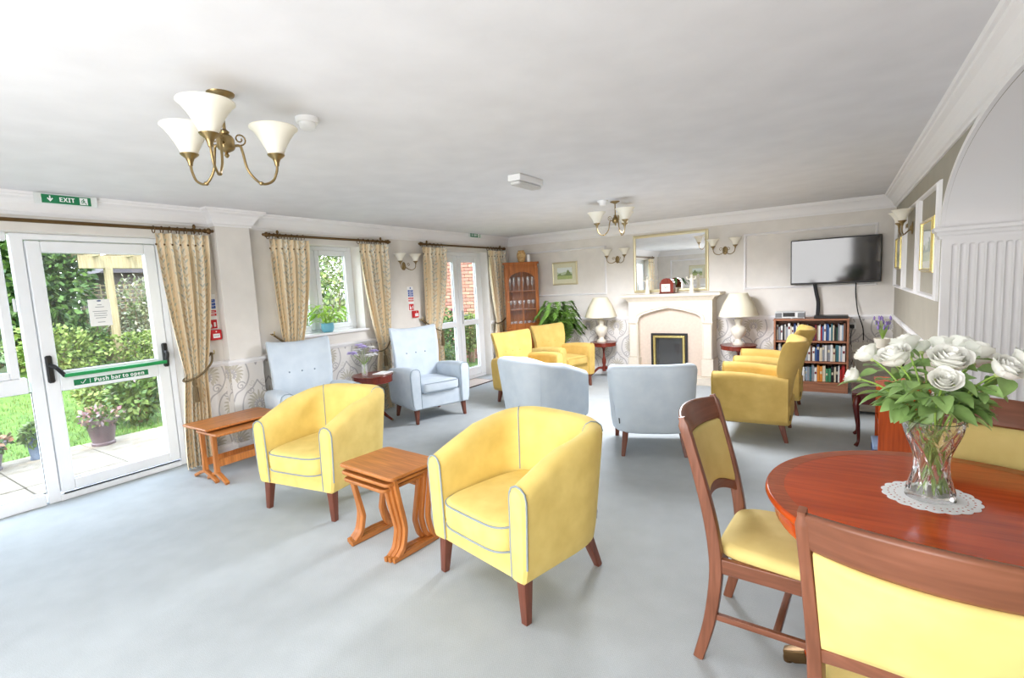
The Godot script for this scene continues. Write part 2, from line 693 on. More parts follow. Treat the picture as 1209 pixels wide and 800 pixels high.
func view_and_light() -> void:
	var cam := Camera3D.new()
	cam.name = "camera"
	cam.fov = rad_to_deg(2.0 * atan(400.0 / 590.86))
	cam.near = 0.05
	cam.far = 200.0
	cam.position = Vector3(0, 1.52, 0)
	cam.basis = Basis.from_euler(Vector3(-0.105999, 0.582582, -0.050670))
	add_child(cam)
	cam.current = true

	var sky_m := ProceduralSkyMaterial.new()
	sky_m.sky_top_color = Color8(205, 219, 236)
	sky_m.sky_horizon_color = Color8(238, 242, 246)
	sky_m.ground_bottom_color = Color8(120, 126, 110)
	sky_m.ground_horizon_color = Color8(190, 196, 186)
	sky_m.sky_energy_multiplier = 2.2
	var sky := Sky.new()
	sky.sky_material = sky_m
	var env := Environment.new()
	env.background_mode = Environment.BG_SKY
	env.sky = sky
	env.tonemap_mode = Environment.TONE_MAPPER_LINEAR
	env.tonemap_exposure = 1.55
	env.sdfgi_enabled = true
	env.ssao_enabled = true
	env.ssil_enabled = true
	var we := WorldEnvironment.new()
	we.name = "world_environment"
	we.environment = env
	add_child(we)

	# summer sun over the roof of the house, on the garden
	var sun := DirectionalLight3D.new()
	sun.name = "sun"
	sun.light_energy = 1.1
	sun.light_color = Color8(255, 246, 228)
	sun.light_angular_distance = 1.5
	sun.shadow_enabled = true
	sun.sky_mode = DirectionalLight3D.SKY_MODE_LIGHT_ONLY
	add_child(sun)
	sun.basis = Basis.looking_at(Vector3(-0.42, -0.78, -0.46))

	# added fill light, set in the made-up patio doors behind the camera
	var l := AreaLight3D.new()
	l.name = "added_fill_light"
	l.area_size = Vector2(3.2, 1.95)
	l.area_normalize_energy = true
	l.light_energy = 7.0
	l.light_color = Color8(250, 250, 252)
	l.area_range = 30.0
	l.shadow_enabled = true
	add_child(l)
	l.position = Vector3(-1.35, 1.10, BZ - 0.03)


func wall_piece(g: G, x0: float, x1: float, z0: float, z1: float, y0: float, y1: float) -> void:
	g.box(Vector3((x0 + x1) / 2, (y0 + y1) / 2, (z0 + z1) / 2), Vector3(absf(x1 - x0), absf(y1 - y0), absf(z1 - z0)), 0.0)


func panel_frame(g: G, o: Vector3, u: Vector3, w: float, h: float, out: Vector3, bw := 0.032, bd := 0.024) -> void:
	# a raised rectangular moulding on a wall: o = lower corner, u = along the wall, out = into the room
	var up := Vector3.UP
	var prof := [Vector2(0, 0), Vector2(0.15, 0.55), Vector2(0.35, 0.6), Vector2(0.5, 1.0), Vector2(0.8, 0.85), Vector2(1, 0)]
	for k in prof.size() - 1:
		var a: Vector2 = prof[k]
		var b: Vector2 = prof[k + 1]
		var ring := func(p: Vector2) -> Array:
			var i := p.x * bw
			var d := out * (p.y * bd)
			return [o + u * i + up * i + d, o + u * (w - i) + up * i + d, o + u * (w - i) + up * (h - i) + d, o + u * i + up * (h - i) + d]
		var ra: Array = ring.call(a)
		var rb: Array = ring.call(b)
		for e in 4:
			g.quad(ra[e], ra[(e + 1) % 4], rb[(e + 1) % 4], rb[e])


func paper_strip(parent: Node, a: Vector3, b: Vector3, y0: float, y1: float, out: Vector3) -> void:
	# wallpaper below the dado rail, hung on the wall from a to b
	var g := G.new()
	var w := 0.50
	var h := 0.667
	var len := a.distance_to(b)
	var u0 := a.z if absf(out.x) > 0.5 else a.x
	var p := out * 0.002
	g.quad(Vector3(a.x, y0, a.z) + p, Vector3(b.x, y0, b.z) + p, Vector3(b.x, y1, b.z) + p, Vector3(a.x, y1, a.z) + p,
		Vector2(u0 / w, -y0 / h), Vector2((u0 + len) / w, -y0 / h), Vector2((u0 + len) / w, -y1 / h), Vector2(u0 / w, -y1 / h))
	part(parent, "wallpaper", g, M.wallpaper)


func room() -> void:
	var g := G.new()
	g.box(Vector3(-1.6, -0.06, -3.1), Vector3(7.7, 0.12, 9.3), 0.0)
	structure("floor", g, M.carpet, "pale blue-grey loop carpet over the whole lounge", "floor")
	g = G.new()
	g.box(Vector3(-1.4, CH + 0.08, -3.1), Vector3(8.2, 0.16, 9.5), 0.0)
	structure("ceiling", g, M.ceiling, "plain white plaster ceiling", "ceiling")

	# window wall
	g = G.new()
	var xo := -5.34
	for s in [[0.36, BZ + 0.2, 0.0, CH], [-2.13, 0.36, 2.10, CH], [-3.2, -2.13, 0.0, CH], [-4.27, -3.2, 0.0, 1.06], [-4.27, -3.2, 2.10, CH], [-5.68, -4.27, 0.0, CH], [-6.98, -5.68, 2.10, CH], [FZ - 0.2, -6.98, 0.0, CH]]:
		wall_piece(g, xo, WX, s[0], s[1], s[2], s[3])
	var wl := structure("wall_left", g, M.wall, "off-white wall with the garden door, window and french doors", "wall")
	g = G.new()
	g.box(Vector3((WX - 4.92) / 2, CH / 2, -2.665), Vector3(0.1, CH, 0.33), 0.003)
	part(wl, "pier", g, M.wall)
	for s in [[-2.16, -2.50], [-2.84, -5.65], [-7.0, FZ]]:
		paper_strip(wl, Vector3(WX, 0, s[0]), Vector3(WX, 0, s[1]), 0.1, 0.89, Vector3.RIGHT)
	paper_strip(wl, Vector3(-4.92, 0, -2.50), Vector3(-4.92, 0, -2.83), 0.1, 0.89, Vector3.RIGHT)
	paper_strip(wl, Vector3(WX, 0, -2.50), Vector3(-4.92, 0, -2.50), 0.1, 0.89, Vector3.BACK)

	# fireplace wall
	g = G.new()
	wall_piece(g, xo, 0.8, FZ - 0.2, FZ, 0.0, CH)
	var wf := structure("wall_back", g, M.wall, "off-white wall behind the fireplace and television", "wall")
	paper_strip(wf, Vector3(WX, 0, FZ), Vector3(RX, 0, FZ), 0.1, 0.90, Vector3.BACK)
	g = G.new()
	panel_frame(g, Vector3(-4.70, 1.30, FZ), Vector3.RIGHT, 1.56, 0.78, Vector3.BACK)
	structure("trim_1", g, M.trim, "raised rectangular wall moulding round the small green landscape picture", "moulding")
	g = G.new()
	panel_frame(g, Vector3(-1.12, 1.30, FZ), Vector3.RIGHT, 1.50, 0.76, Vector3.BACK)
	structure("trim_2", g, M.trim, "raised rectangular wall moulding behind the television", "moulding")

	# wall with the arch: solid up to the arch, over it, and beyond it towards the wall behind the camera
	var z0 := -4.22
	var z1 := -1.15
	g = G.new()
	wall_piece(g, RX, RX + 1.3, FZ - 0.2, z0, 0.0, CH)
	wall_piece(g, RX, RX + 1.3, z1, BZ + 0.2, 0.0, CH)
	var poly := PackedVector2Array([Vector2(z1, CH), Vector2(z0, CH)])
	var cz := (z0 + z1) / 2
	var hw := (z1 - z0) / 2
	var arch := []
	for k in 41:
		var a := PI - PI * k / 40.0
		arch.append(Vector2(cz + cos(a) * hw, 1.74 + sin(a) * 0.47))
	for p in arch:
		poly.append(p)
	# polygon lies in (z, y) and is swept along x
	g.prism(poly, 1.3, Transform3D(Basis(Vector3(0, 0, 1), Vector3(0, 1, 0), Vector3(1, 0, 0)), Vector3(RX + 0.65, 0, 0)))
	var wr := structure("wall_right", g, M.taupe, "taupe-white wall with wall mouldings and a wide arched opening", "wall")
	# white plaster lining of the vault and of the jamb under it
	g = G.new()
	g.grid(2, arch.size(), func(i: int, j: int): return Vector3(RX + i * 1.3, arch[j].y - 0.004, arch[j].x + (0.004 if j == 0 else -0.004 if j == 40 else 0.0)))
	part(wr, "vault_lining", g, M.trim)
	# archivolt on the room side
	g = G.new()
	for k in 40:
		var a: Vector2 = arch[k]
		var b: Vector2 = arch[k + 1]
		var na := Vector2((a.x - cz) / hw, (a.y - 1.74) / 0.47).normalized()
		var nb := Vector2((b.x - cz) / hw, (b.y - 1.74) / 0.47).normalized()
		var wd := [[0.0, 0.0], [0.0, 0.018], [0.022, 0.022], [0.03, 0.012], [0.05, 0.010], [0.055, 0.0]]
		for q in wd.size() - 1:
			var f := func(p: Vector2, nn: Vector2, w: Array) -> Vector3:
				var e: Vector2 = p + nn * w[0]
				return Vector3(RX - w[1], e.y, e.x)
			g.quad(f.call(a, na, wd[q]), f.call(b, nb, wd[q]), f.call(b, nb, wd[q + 1]), f.call(a, na, wd[q + 1]))
	part(wr, "archivolt", g, M.trim)
	for jamb in [[z0, 1.0], [z1, -1.0]]:
		fluted_jamb(wr, jamb[0], jamb[1])
	for p in [[-7.46, -6.52, "raised wall moulding round the gilt picture by the corner"], [-6.40, -5.44, "raised wall moulding round the wall light beside the pictures"], [-5.34, -4.36, "raised wall moulding next to the arch"]]:
		g = G.new()
		panel_frame(g, Vector3(RX, 1.27, p[0]), Vector3.BACK, p[1] - p[0], 0.80, Vector3.LEFT, 0.036, 0.03)
		structure("trim_3", g, M.trim, p[2], "moulding")
	# end of the arched recess
	g = G.new()
	wall_piece(g, RX + 1.3, RX + 1.5, z0 - 0.1, z1 + 0.1, 0.0, CH)
	structure("wall_recess", g, M.wall, "off-white wall that closes the arched dining recess", "wall")

	# wall behind the camera, seen in the mirror, with added, unseen patio doors
	g = G.new()
	var wx0 := -2.97
	var wx1 := 0.27
	for s in [[xo, wx0, 0.0, CH], [wx1, RX + 0.2, 0.0, CH], [wx0, wx1, 0.0, 0.1], [wx0, wx1, 2.1, CH]]:
		wall_piece(g, s[0], s[1], BZ, BZ + 0.2, s[2], s[3])
	var wb := structure("wall_front", g, M.wall, "off-white panelled wall seen only in the mirror", "wall")
	g = G.new()
	panel_frame(g, Vector3(-4.62, 1.22, BZ), Vector3.RIGHT, 1.5, 0.86, Vector3.FORWARD, 0.05, 0.03)
	part(wb, "moulding", g, M.trim)
	g = G.new()
	for x in [wx0 + 0.03, (wx0 + wx1) / 2, wx1 - 0.03]:
		g.box(Vector3(x, 1.1, BZ + 0.06), Vector3(0.06, 2.0, 0.06), 0.005)
	for y in [0.13, 2.07]:
		g.box(Vector3((wx0 + wx1) / 2, y, BZ + 0.06), Vector3(wx1 - wx0, 0.06, 0.06), 0.005)
	var w3 := structure("window_3", g, M.upvc, "added white patio doors behind the camera, made up to carry the fill light", "window")
	# added glowing panel that seals the made-up patio doors
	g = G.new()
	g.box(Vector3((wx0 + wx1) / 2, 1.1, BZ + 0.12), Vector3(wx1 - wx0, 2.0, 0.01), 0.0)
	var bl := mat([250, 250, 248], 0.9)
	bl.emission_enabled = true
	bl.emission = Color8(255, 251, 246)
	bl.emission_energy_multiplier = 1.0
	part(w3, "added_glow_panel", g, bl)

	# cornice, dado rails and skirtings
	g = G.new()
	var crown := [Vector2(0.0, CH - 0.155), Vector2(0.014, CH - 0.155), Vector2(0.018, CH - 0.14), Vector2(0.03, CH - 0.132), Vector2(0.036, CH - 0.11), Vector2(0.052, CH - 0.08), Vector2(0.075, CH - 0.052), Vector2(0.1, CH - 0.036), Vector2(0.104, CH - 0.022), Vector2(0.118, CH - 0.018), Vector2(0.124, CH)]
	g.moulding([Vector2(WX, BZ), Vector2(WX, -2.50), Vector2(-4.92, -2.50), Vector2(-4.92, -2.83), Vector2(WX, -2.83), Vector2(WX, FZ), Vector2(RX, FZ), Vector2(RX, BZ)], crown, 1.0, true)
	structure("trim_7", g, M.trim, "white coved cornice round the top of the walls", "cornice")
	var rail := [Vector2(0, 0.885), Vector2(0.01, 0.887), Vector2(0.014, 0.9), Vector2(0.022, 0.906), Vector2(0.026, 0.922), Vector2(0.02, 0.932), Vector2(0.006, 0.94), Vector2(0, 0.94)]
	var skirt := [Vector2(0, 0.0), Vector2(0.016, 0.0), Vector2(0.016, 0.085), Vector2(0.012, 0.1), Vector2(0.006, 0.108), Vector2(0.004, 0.122), Vector2(0, 0.122)]
	var runs := [[Vector2(WX, -2.15), Vector2(WX, -2.50), Vector2(-4.92, -2.50), Vector2(-4.92, -2.83), Vector2(WX, -2.83), Vector2(WX, -5.66)], [Vector2(WX, -7.0), Vector2(WX, FZ), Vector2(-2.72, FZ)], [Vector2(-1.46, FZ), Vector2(RX, FZ), Vector2(RX, -4.3)]]
	var nn := ["left", "back", "right"]
	for k in 3:
		g = G.new()
		g.moulding(runs[k], rail, 1.0)
		structure("trim_%d" % (8 + k), g, M.trim, ["white dado rail below the window, over damask wallpaper", "white dado rail behind the corner cabinet and palm", "white dado rail behind the bookcase"][k], "dado rail")
		g = G.new()
		g.moulding(runs[k], skirt, 1.0)
		structure("baseboard_" + nn[k], g, M.trim, ["white skirting board below the window", "white skirting board behind the palm", "white skirting board behind the bookcase"][k], "skirting")


func fluted_jamb(parent: Node, z: float, dir: float) -> void:
	# fluted facing of the arch's jamb: half-round flutes with round heads, a capital moulding over them
	var g := G.new()
	var pitch := 0.0415
	var w := 0.0165
	var cnt := 31
	var xs := []
	for k in cnt:
		var c := RX + 0.03 + pitch * (k + 0.5)
		for q in [-0.5, -0.40]:
			xs.append([c + q * pitch, 9.0])
		for q in 9:
			var a := -1.0 + q / 4.0
			xs.append([c + a * w, a])
	xs.append([RX + 0.03 + pitch * cnt, 9.0])
	var yt := 1.625
	var ys := [0.0, 0.10, 0.1001, 0.8, yt]
	for q in range(1, 9):
		ys.append(yt + w * sin(q / 8.0 * PI / 2))
	ys.append(1.69)
	g.grid(xs.size(), ys.size(), func(i: int, j: int):
		var a: float = xs[i][1]
		var y: float = ys[j]
		var d := 0.0
		if a < 5.0 and y > 0.1:
			var r2 := 1.0 - a * a
			if y > yt:
				r2 -= pow((y - yt) / w, 2.0)
			d = sqrt(maxf(r2, 0.0)) * 0.014
		return Vector3(xs[i][0], y, z + dir * (0.024 - d)))
	g.quad(Vector3(RX + 0.03, 0, z), Vector3(RX + 0.03, 1.69, z), Vector3(RX + 0.03, 1.69, z + dir * 0.024), Vector3(RX + 0.03, 0, z + dir * 0.024))
	part(parent, "fluted_panel", g, M.trim)
	g = G.new()
	g.box(Vector3(RX + 0.012, 0.845, z + dir * 0.008), Vector3(0.052, 1.69, 0.028), 0.006)
	part(parent, "corner_bead", g, M.trim)
	g = G.new()
	var cap := [Vector2(0, 1.675), Vector2(0.028, 1.675), Vector2(0.03, 1.69), Vector2(0.04, 1.70), Vector2(0.044, 1.715), Vector2(0.056, 1.724), Vector2(0.058, 1.742), Vector2(0.05, 1.75), Vector2(0, 1.75)]
	g.moulding([Vector2(RX, z - dir * 0.06), Vector2(RX, z), Vector2(RX + 1.3, z)], cap, dir)
	part(parent, "capital", g, M.trim)


# ------------------------------------------------------------------ doors and windows of the garden side
func bars(g: G, x: float, d: float, z0: float, z1: float, y0: float, y1: float, w: float, bev := 0.008) -> void:
	# four bars round an opening in the plane x
	var cz := (z0 + z1) / 2
	var cy := (y0 + y1) / 2
	g.box(Vector3(x, cy, z0 - w / 2), Vector3(d, y1 - y0, w), bev)
	g.box(Vector3(x, cy, z1 + w / 2), Vector3(d, y1 - y0, w), bev)
	g.box(Vector3(x, y1 - w / 2, cz), Vector3(d, w, z0 - z1 - 2 * w), bev)
	g.box(Vector3(x, y0 + w / 2, cz), Vector3(d, w, z0 - z1 - 2 * w), bev)


func glass(parent: Node, x: float, z0: float, z1: float, y0: float, y1: float) -> void:
	var g := G.new()
	g.quad(Vector3(x, y0, z0), Vector3(x, y0, z1), Vector3(x, y1, z1), Vector3(x, y1, z0))
	part(parent, "pane", g, M.pane)
	g = G.new()
	bars(g, x + 0.008, 0.006, z0 + 0.004, z1 - 0.004, y0 - 0.004, y1 + 0.004, 0.007, 0.0)
	part(parent, "gasket", g, M.gasket)


func openings() -> void:
	var X := -5.19
	# garden door
	var d := structure_group("door_1", "white glazed garden door with a green push bar", "door")
	var g := G.new()
	g.box(Vector3(X, 1.05, -2.105), Vector3(0.07, 2.1, 0.05), 0.006)
	g.box(Vector3(X, 2.075, -1.64), Vector3(0.07, 0.05, 0.88), 0.006)
	g.box(Vector3(X, 1.05, -1.17), Vector3(0.07, 2.1, 0.075), 0.006)
	g.box(Vector3(X, 0.025, -1.64), Vector3(0.09, 0.05, 0.88), 0.006)
	part(d, "door_frame", g, M.upvc)
	g = G.new()
	var lx := X + 0.012
	g.box(Vector3(lx, 1.055, -1.257), Vector3(0.07, 1.98, 0.09), 0.01)
	g.box(Vector3(lx, 1.055, -2.03), Vector3(0.07, 1.98, 0.09), 0.01)
	g.box(Vector3(lx, 2.0, -1.6435), Vector3(0.07, 0.09, 0.69), 0.01)
	g.box(Vector3(lx, 0.11, -1.6435), Vector3(0.07, 0.09, 0.69), 0.01)
	g.box(Vector3(lx, 0.95, -1.6435), Vector3(0.07, 0.16, 0.69), 0.01)
	part(d, "door_leaf", g, M.upvc)
	glass(d, lx, -1.30, -1.987, 1.03, 1.957)
	glass(d, lx, -1.30, -1.987, 0.155, 0.87)
	g = G.new()
	g.box(Vector3(lx + 0.036, 0.058, -1.6435), Vector3(0.006, 0.012, 0.84), 0.001)
	part(d, "weather_seal", g, M.gasket)
	var pb := Vector3(lx + 0.085, 0.995, 0)
	g = G.new()
	g.tube([Vector3(pb.x, 0.995, -1.315), Vector3(pb.x, 0.995, -2.03)], 0.019, 10, true, 1.0, 0.75)
	var bar := part(d, "push_bar", g, M.bar_green)
	for e in [[-1.245, -1.32], [-2.045, -2.04]]:
		g = G.new()
		g.box(Vector3(lx + 0.05, 1.055, e[0]), Vector3(0.034, 0.215, 0.042), 0.01)
		g.tube(curve([Vector3(lx + 0.065, 1.09, e[0]), Vector3(lx + 0.095, 1.07, lerpf(e[0], e[1], 0.3)), Vector3(pb.x, 1.02, lerpf(e[0], e[1], 0.8)), Vector3(pb.x, 0.992, e[1])], 4), 0.016, 8)
		part(bar, "bar_housing", g, M.black)
	g = G.new()
	g.box(Vector3(lx + 0.0362, 0.922, -1.64), Vector3(0.0016, 0.046, 0.52), 0.0)
	var ps := part(d, "push_bar_sign", g, M.green_sign)
	var tx := part(ps, "lettering", text_mesh("Push bar to open", 0.044), M.print_white)
	tx.position = Vector3(lx + 0.0375, 0.922, -1.69)
	tx.rotation.y = PI / 2
	g = G.new()
	g.tube([Vector3(lx + 0.0375, 0.922, -1.425), Vector3(lx + 0.0375, 0.908, -1.435), Vector3(lx + 0.0375, 0.938, -1.458)], 0.003, 5)
	g.box(Vector3(lx + 0.0375, 0.922, -1.485), Vector3(0.001, 0.036, 0.004), 0.0)
	part(ps, "tick_mark", g, M.print_white)

	# the fixed lights beside the door
	var w := structure_group("window_1", "tall white glazed panels beside the garden door", "window")
	g = G.new()
	var zs := [-1.1325, -0.42, 0.34]
	for k in 2:
		var a: float = zs[k]
		var b: float = zs[k + 1]
		g.box(Vector3(X, 1.05, b), Vector3(0.07, 2.1, 0.07), 0.006)
		g.box(Vector3(X, 2.07, (a + b) / 2), Vector3(0.07, 0.06, b - a - 0.03), 0.006)
		g.box(Vector3(X, 0.045, (a + b) / 2), Vector3(0.08, 0.09, b - a - 0.03), 0.006)
		g.box(Vector3(X, 0.95, (a + b) / 2), Vector3(0.07, 0.12, b - a - 0.03), 0.008)
	part(w, "window_frame", g, M.upvc)
	for k in 2:
		var a: float = zs[k]
		var b: float = zs[k + 1] - 0.035
		glass(w, X, b, a, 0.09, 0.89)
		g = G.new()
		bars(g, X + 0.012, 0.06, b - 0.055, a + 0.055, 1.01, 2.04, 0.055)
		var sash := part(w, "sash", g, M.upvc)
		g = G.new()
		g.box(Vector3(X + 0.055, 1.56, a + 0.03), Vector3(0.02, 0.1, 0.018), 0.006)
		part(sash, "handle", g, M.upvc)
		glass(w, X, b - 0.055, a + 0.055, 1.06, 1.985)

	# window over the damask wallpaper
	w = structure_group("window_2", "white casement window with a deep sill and potted plant", "window")
	X = -5.22
	var fr := G.new()
	fr.box(Vector3(X, 1.58, -3.225), Vector3(0.07, 1.04, 0.05), 0.006)
	fr.box(Vector3(X, 1.58, -4.245), Vector3(0.07, 1.04, 0.05), 0.006)
	fr.box(Vector3(X, 1.58, -3.70), Vector3(0.07, 0.94, 0.06), 0.006)
	for y in [1.085, 2.075]:
		fr.box(Vector3(X, y, -3.735), Vector3(0.07, 0.05, 0.97), 0.006)
	part(w, "window_frame", fr, M.upvc)
	for s in [[-3.25, -3.67], [-3.73, -4.22]]:
		g = G.new()
		var cz2: float = (s[0] + s[1]) / 2
		var wd: float = s[0] - s[1]
		for z in [s[0] - 0.03, s[1] + 0.03]:
			g.box(Vector3(X + 0.014, 1.58, z), Vector3(0.06, 0.94, 0.06), 0.008)
		for y in [1.14, 2.02]:
			g.box(Vector3(X + 0.014, y, cz2), Vector3(0.06, 0.06, wd - 0.12), 0.008)
		part(w, "sash", g, M.upvc)
		glass(w, X, s[0] - 0.06, s[1] + 0.06, 1.17, 1.99)
	g = G.new()
	g.box(Vector3(-5.09, 1.068, -3.735), Vector3(0.22, 0.03, 1.15), 0.008)
	part(w, "window_sill", g, M.trim)

	# french doors
	d = structure_group("door_2", "white glazed french doors behind the wing armchair", "door")
	X = -5.19
	g = G.new()
	g.box(Vector3(X, 1.05, -5.71), Vector3(0.07, 2.1, 0.06), 0.006)
	g.box(Vector3(X, 1.05, -6.93), Vector3(0.07, 2.1, 0.06), 0.006)
	g.box(Vector3(X, 2.07, -6.32), Vector3(0.07, 0.06, 1.16), 0.006)
	g.box(Vector3(X, 0.025, -6.32), Vector3(0.08, 0.05, 1.16), 0.006)
	part(d, "door_frame", g, M.upvc)
	for s in [[-5.74, -6.315], [-6.325, -6.90]]:
		g = G.new()
		var cz3: float = (s[0] + s[1]) / 2
		for z in [s[0] - 0.05, s[1] + 0.05]:
			g.box(Vector3(X + 0.012, 1.045, z), Vector3(0.07, 1.99, 0.1), 0.01)
		for q in [[1.99, 0.1], [0.12, 0.14], [0.95, 0.09]]:
			g.box(Vector3(X + 0.012, q[0], cz3), Vector3(0.07, q[1], 0.375), 0.01)
		var leaf := part(d, "door_leaf", g, M.upvc)
		glass(d, X + 0.012, s[0] - 0.1, s[1] + 0.1, 0.995, 1.94)
		glass(d, X + 0.012, s[0] - 0.1, s[1] + 0.1, 0.19, 0.905)
		if s[0] < -6.0:
			g = G.new()
			g.box(Vector3(X + 0.055, 1.05, -6.375), Vector3(0.012, 0.22, 0.03), 0.004)
			g.tube([Vector3(X + 0.06, 1.08, -6.375), Vector3(X + 0.1, 1.08, -6.375), Vector3(X + 0.1, 1.08, -6.48)], 0.009, 6)
			part(leaf, "handle", g, M.silver)


# ------------------------------------------------------------------ armchairs
func square_leg(a: Vector3, b: Vector3, ra: float, rb: float) -> G:
	# a tapering square leg from the frame (a) to the floor (b)
	var g := G.new()
	g.tube([a, a.lerp(b, 0.5), b + Vector3(0, 0.004, 0), b], [ra, (ra + rb) / 2, rb, rb * 0.85], 8, true, 1.0, 1.0, Vector3.BACK)
	return g


func chair_tag(parent: Node, at: Vector3, out: Vector3) -> void:
	var g := G.new()
	var side := Vector3.UP.cross(out).normalized()
	g.quad(at, at + side * 0.012, at + side * 0.012 + Vector3(0, 0.05, 0) + out * 0.004, at + Vector3(0, 0.05, 0) + out * 0.004)
	part(parent, "maker_tag", g, M.black_matt)


func tub_path(s: float) -> Array:
	# centre line of the tub's wall in plan: [point, outward normal], s from 0 (one arm's front) to 1 (the other's)
	var a := 0.312
	var arm := 0.30
	var b := 0.30
	if s < 0.22:
		return [Vector2(-a, 0.32 - arm * s / 0.22), Vector2(-1, 0)]
	if s > 0.78:
		return [Vector2(a, 0.32 - arm * (1.0 - s) / 0.22), Vector2(1, 0)]
	var t := (s - 0.22) / 0.56 * PI
	var e := 0.62
	var cx := -signf(cos(t)) * pow(absf(cos(t)), e)
	var sz := pow(sin(t), e)
	var nrm := Vector2(-signf(cos(t)) * pow(absf(cos(t)), 2.0 - e) / a, -pow(sin(t), 2.0 - e) / b).normalized()
	return [Vector2(cx * a, 0.02 - sz * b), nrm]


func tub_height(s: float) -> float:
	var t := 1.0 - absf(s - 0.5) * 2.0
	return 0.65 + 0.155 * sin(PI / 2 * minf(t * 1.15, 1.0))


func tub_point(s: float, o: float, y: float) -> Vector3:
	var p := tub_path(s)
	var t := 1.0 - absf(s - 0.5) * 2.0
	var lean := (0.02 + 0.10 * smoothstep(0.3, 0.9, t)) * maxf(y - 0.3, 0.0)
	var q: Vector2 = p[0] + p[1] * (o + lean)
	return Vector3(q.x, y, q.y)


func tub_chair(label: String, fabric: Material, piped: bool, at: Vector3, turn: float) -> Node3D:
	var c := thing("tub_armchair", label, "armchair", at, turn)
	var ns := 57
	var prof := func(s: float) -> Array:
		var h := tub_height(s)
		return [Vector2(-0.052, 0.21), Vector2(-0.052, 0.36), Vector2(-0.05, h - 0.16), Vector2(-0.05, h - 0.07), Vector2(-0.047, h - 0.04), Vector2(-0.034, h - 0.014), Vector2(-0.008, h - 0.001), Vector2(0.022, h - 0.006), Vector2(0.046, h - 0.024), Vector2(0.056, h - 0.055), Vector2(0.056, h - 0.12), Vector2(0.052, 0.40), Vector2(0.048, 0.28), Vector2(0.036, 0.215), Vector2(0.02, 0.2), Vector2(-0.04, 0.2)]
	var g := G.new()
	var k := 16
	g.grid(k, ns, func(i: int, j: int):
		var s := float(j) / (ns - 1)
		var q: Vector2 = prof.call(s)[i]
		return tub_point(s, q.x, q.y), true, false)
	for e in [0.0, 1.0]:
		var pts := PackedVector3Array()
		for q in prof.call(e):
			pts.append(tub_point(e, q.x, q.y))
		# the padded front of the arm: a shallow dome over the outline
		var mid := Vector3(tub_path(e)[0].x, 0.42, 0.338)
		var rim := PackedVector3Array()
		for p in pts:
			rim.append(p.lerp(Vector3(mid.x, clampf(p.y, 0.24, 0.60), p.z), 0.28) + Vector3(0, 0, 0.014))
		for i in pts.size():
			var i1 := (i + 1) % pts.size()
			g.quad(pts[i], pts[i1], rim[i1], rim[i])
		g.cap(rim)
	part(c, "tub_back", g, fabric)
	# the box under the seat
	g = G.new()
	var plan := []
	for j in ns:
		plan.append(tub_path(float(j) / (ns - 1))[0])
	var np := plan.size()
	g.grid(np, 2, func(i: int, j: int): return Vector3(plan[i].x, 0.2 + j * 0.11, plan[i].y - 0.006), true, false)
	for y in [0.2, 0.31]:
		var pts := PackedVector3Array()
		for p in plan:
			pts.append(Vector3(p.x, y, p.y - 0.006))
		g.cap(pts)
	part(c, "seat_base", g, fabric)
	# loose seat cushion
	g = G.new()
	var outline := func(a: float) -> Vector2:
		var x := signf(cos(a)) * pow(absf(cos(a)), 0.36) * 0.258
		var sz := signf(sin(a)) * pow(absf(sin(a)), 0.42 if sin(a) > 0.0 else 0.75)
		return Vector2(x, 0.05 + sz * (0.315 if sz > 0.0 else 0.29))
	var rows := [[0.0, 0.303], [0.90, 0.303], [0.975, 0.308], [1.0, 0.325], [1.012, 0.37], [1.008, 0.415], [0.985, 0.437], [0.93, 0.449], [0.7, 0.460], [0.35, 0.465], [0.0, 0.466]]
	g.grid(48, rows.size(), func(i: int, j: int):
		var p: Vector2 = outline.call(TAU * i / 48.0)
		var q: float = rows[j][0]
		return Vector3(p.x * q, rows[j][1], 0.05 + (p.y - 0.05) * q), true, false)
	var cu := part(c, "seat_cushion", g, fabric)
	if piped:
		g = G.new()
		for hgt in [[0.992, 0.432], [0.995, 0.316]]:
			var ring := []
			for i in 48:
				var p: Vector2 = outline.call(TAU * i / 48.0)
				ring.append(Vector3(p.x * hgt[0], hgt[1], 0.05 + (p.y - 0.05) * hgt[0]) * Vector3(1.006, 1, 1.006))
			g.tube(ring, 0.0052, 5, false, 1.0, 1.0, Vector3.UP, true)
		part(cu, "cushion_piping", g, M.piping)
		g = G.new()
		for e in [0.0, 1.0]:
			var line := []
			for q in prof.call(e):
				line.append(tub_point(e, q.x * 1.03, q.y + (0.002 if q.y > 0.6 else 0.0)) + Vector3(0, 0, 0.004))
			line.pop_back()
			line.pop_back()
			line.pop_back()
			g.tube(line, 0.005, 5)
			part(c, "arm_piping", g, M.piping)
			g = G.new()
		for sm in [0.37, 0.63]:
			var th := tub_height(sm)
			var seam := []
			for y in [0.45, 0.55, 0.65, th - 0.07, th - 0.04]:
				seam.append(tub_point(sm, -0.0505 if y < th - 0.05 else -0.046, y))
			for e in [[-0.033, -0.012], [-0.008, 0.001], [0.022, -0.004], [0.046, -0.022], [0.057, -0.055]]:
				seam.append(tub_point(sm, e[0], th + e[1]))
			g = G.new()
			g.tube(seam, 0.004, 5)
			part(c, "back_piping", g, M.piping)
	else:
		g = G.new()
		for s in [0.33, 0.67]:
			var seam := []
			for y in [0.24, 0.4, 0.55, tub_height(s) - 0.12, tub_height(s) - 0.05]:
				seam.append(tub_point(s, 0.0535 if y > 0.3 else 0.042, y))
			g.tube(seam, 0.003, 5)
			part(c, "back_seam", g, fabric)
			g = G.new()
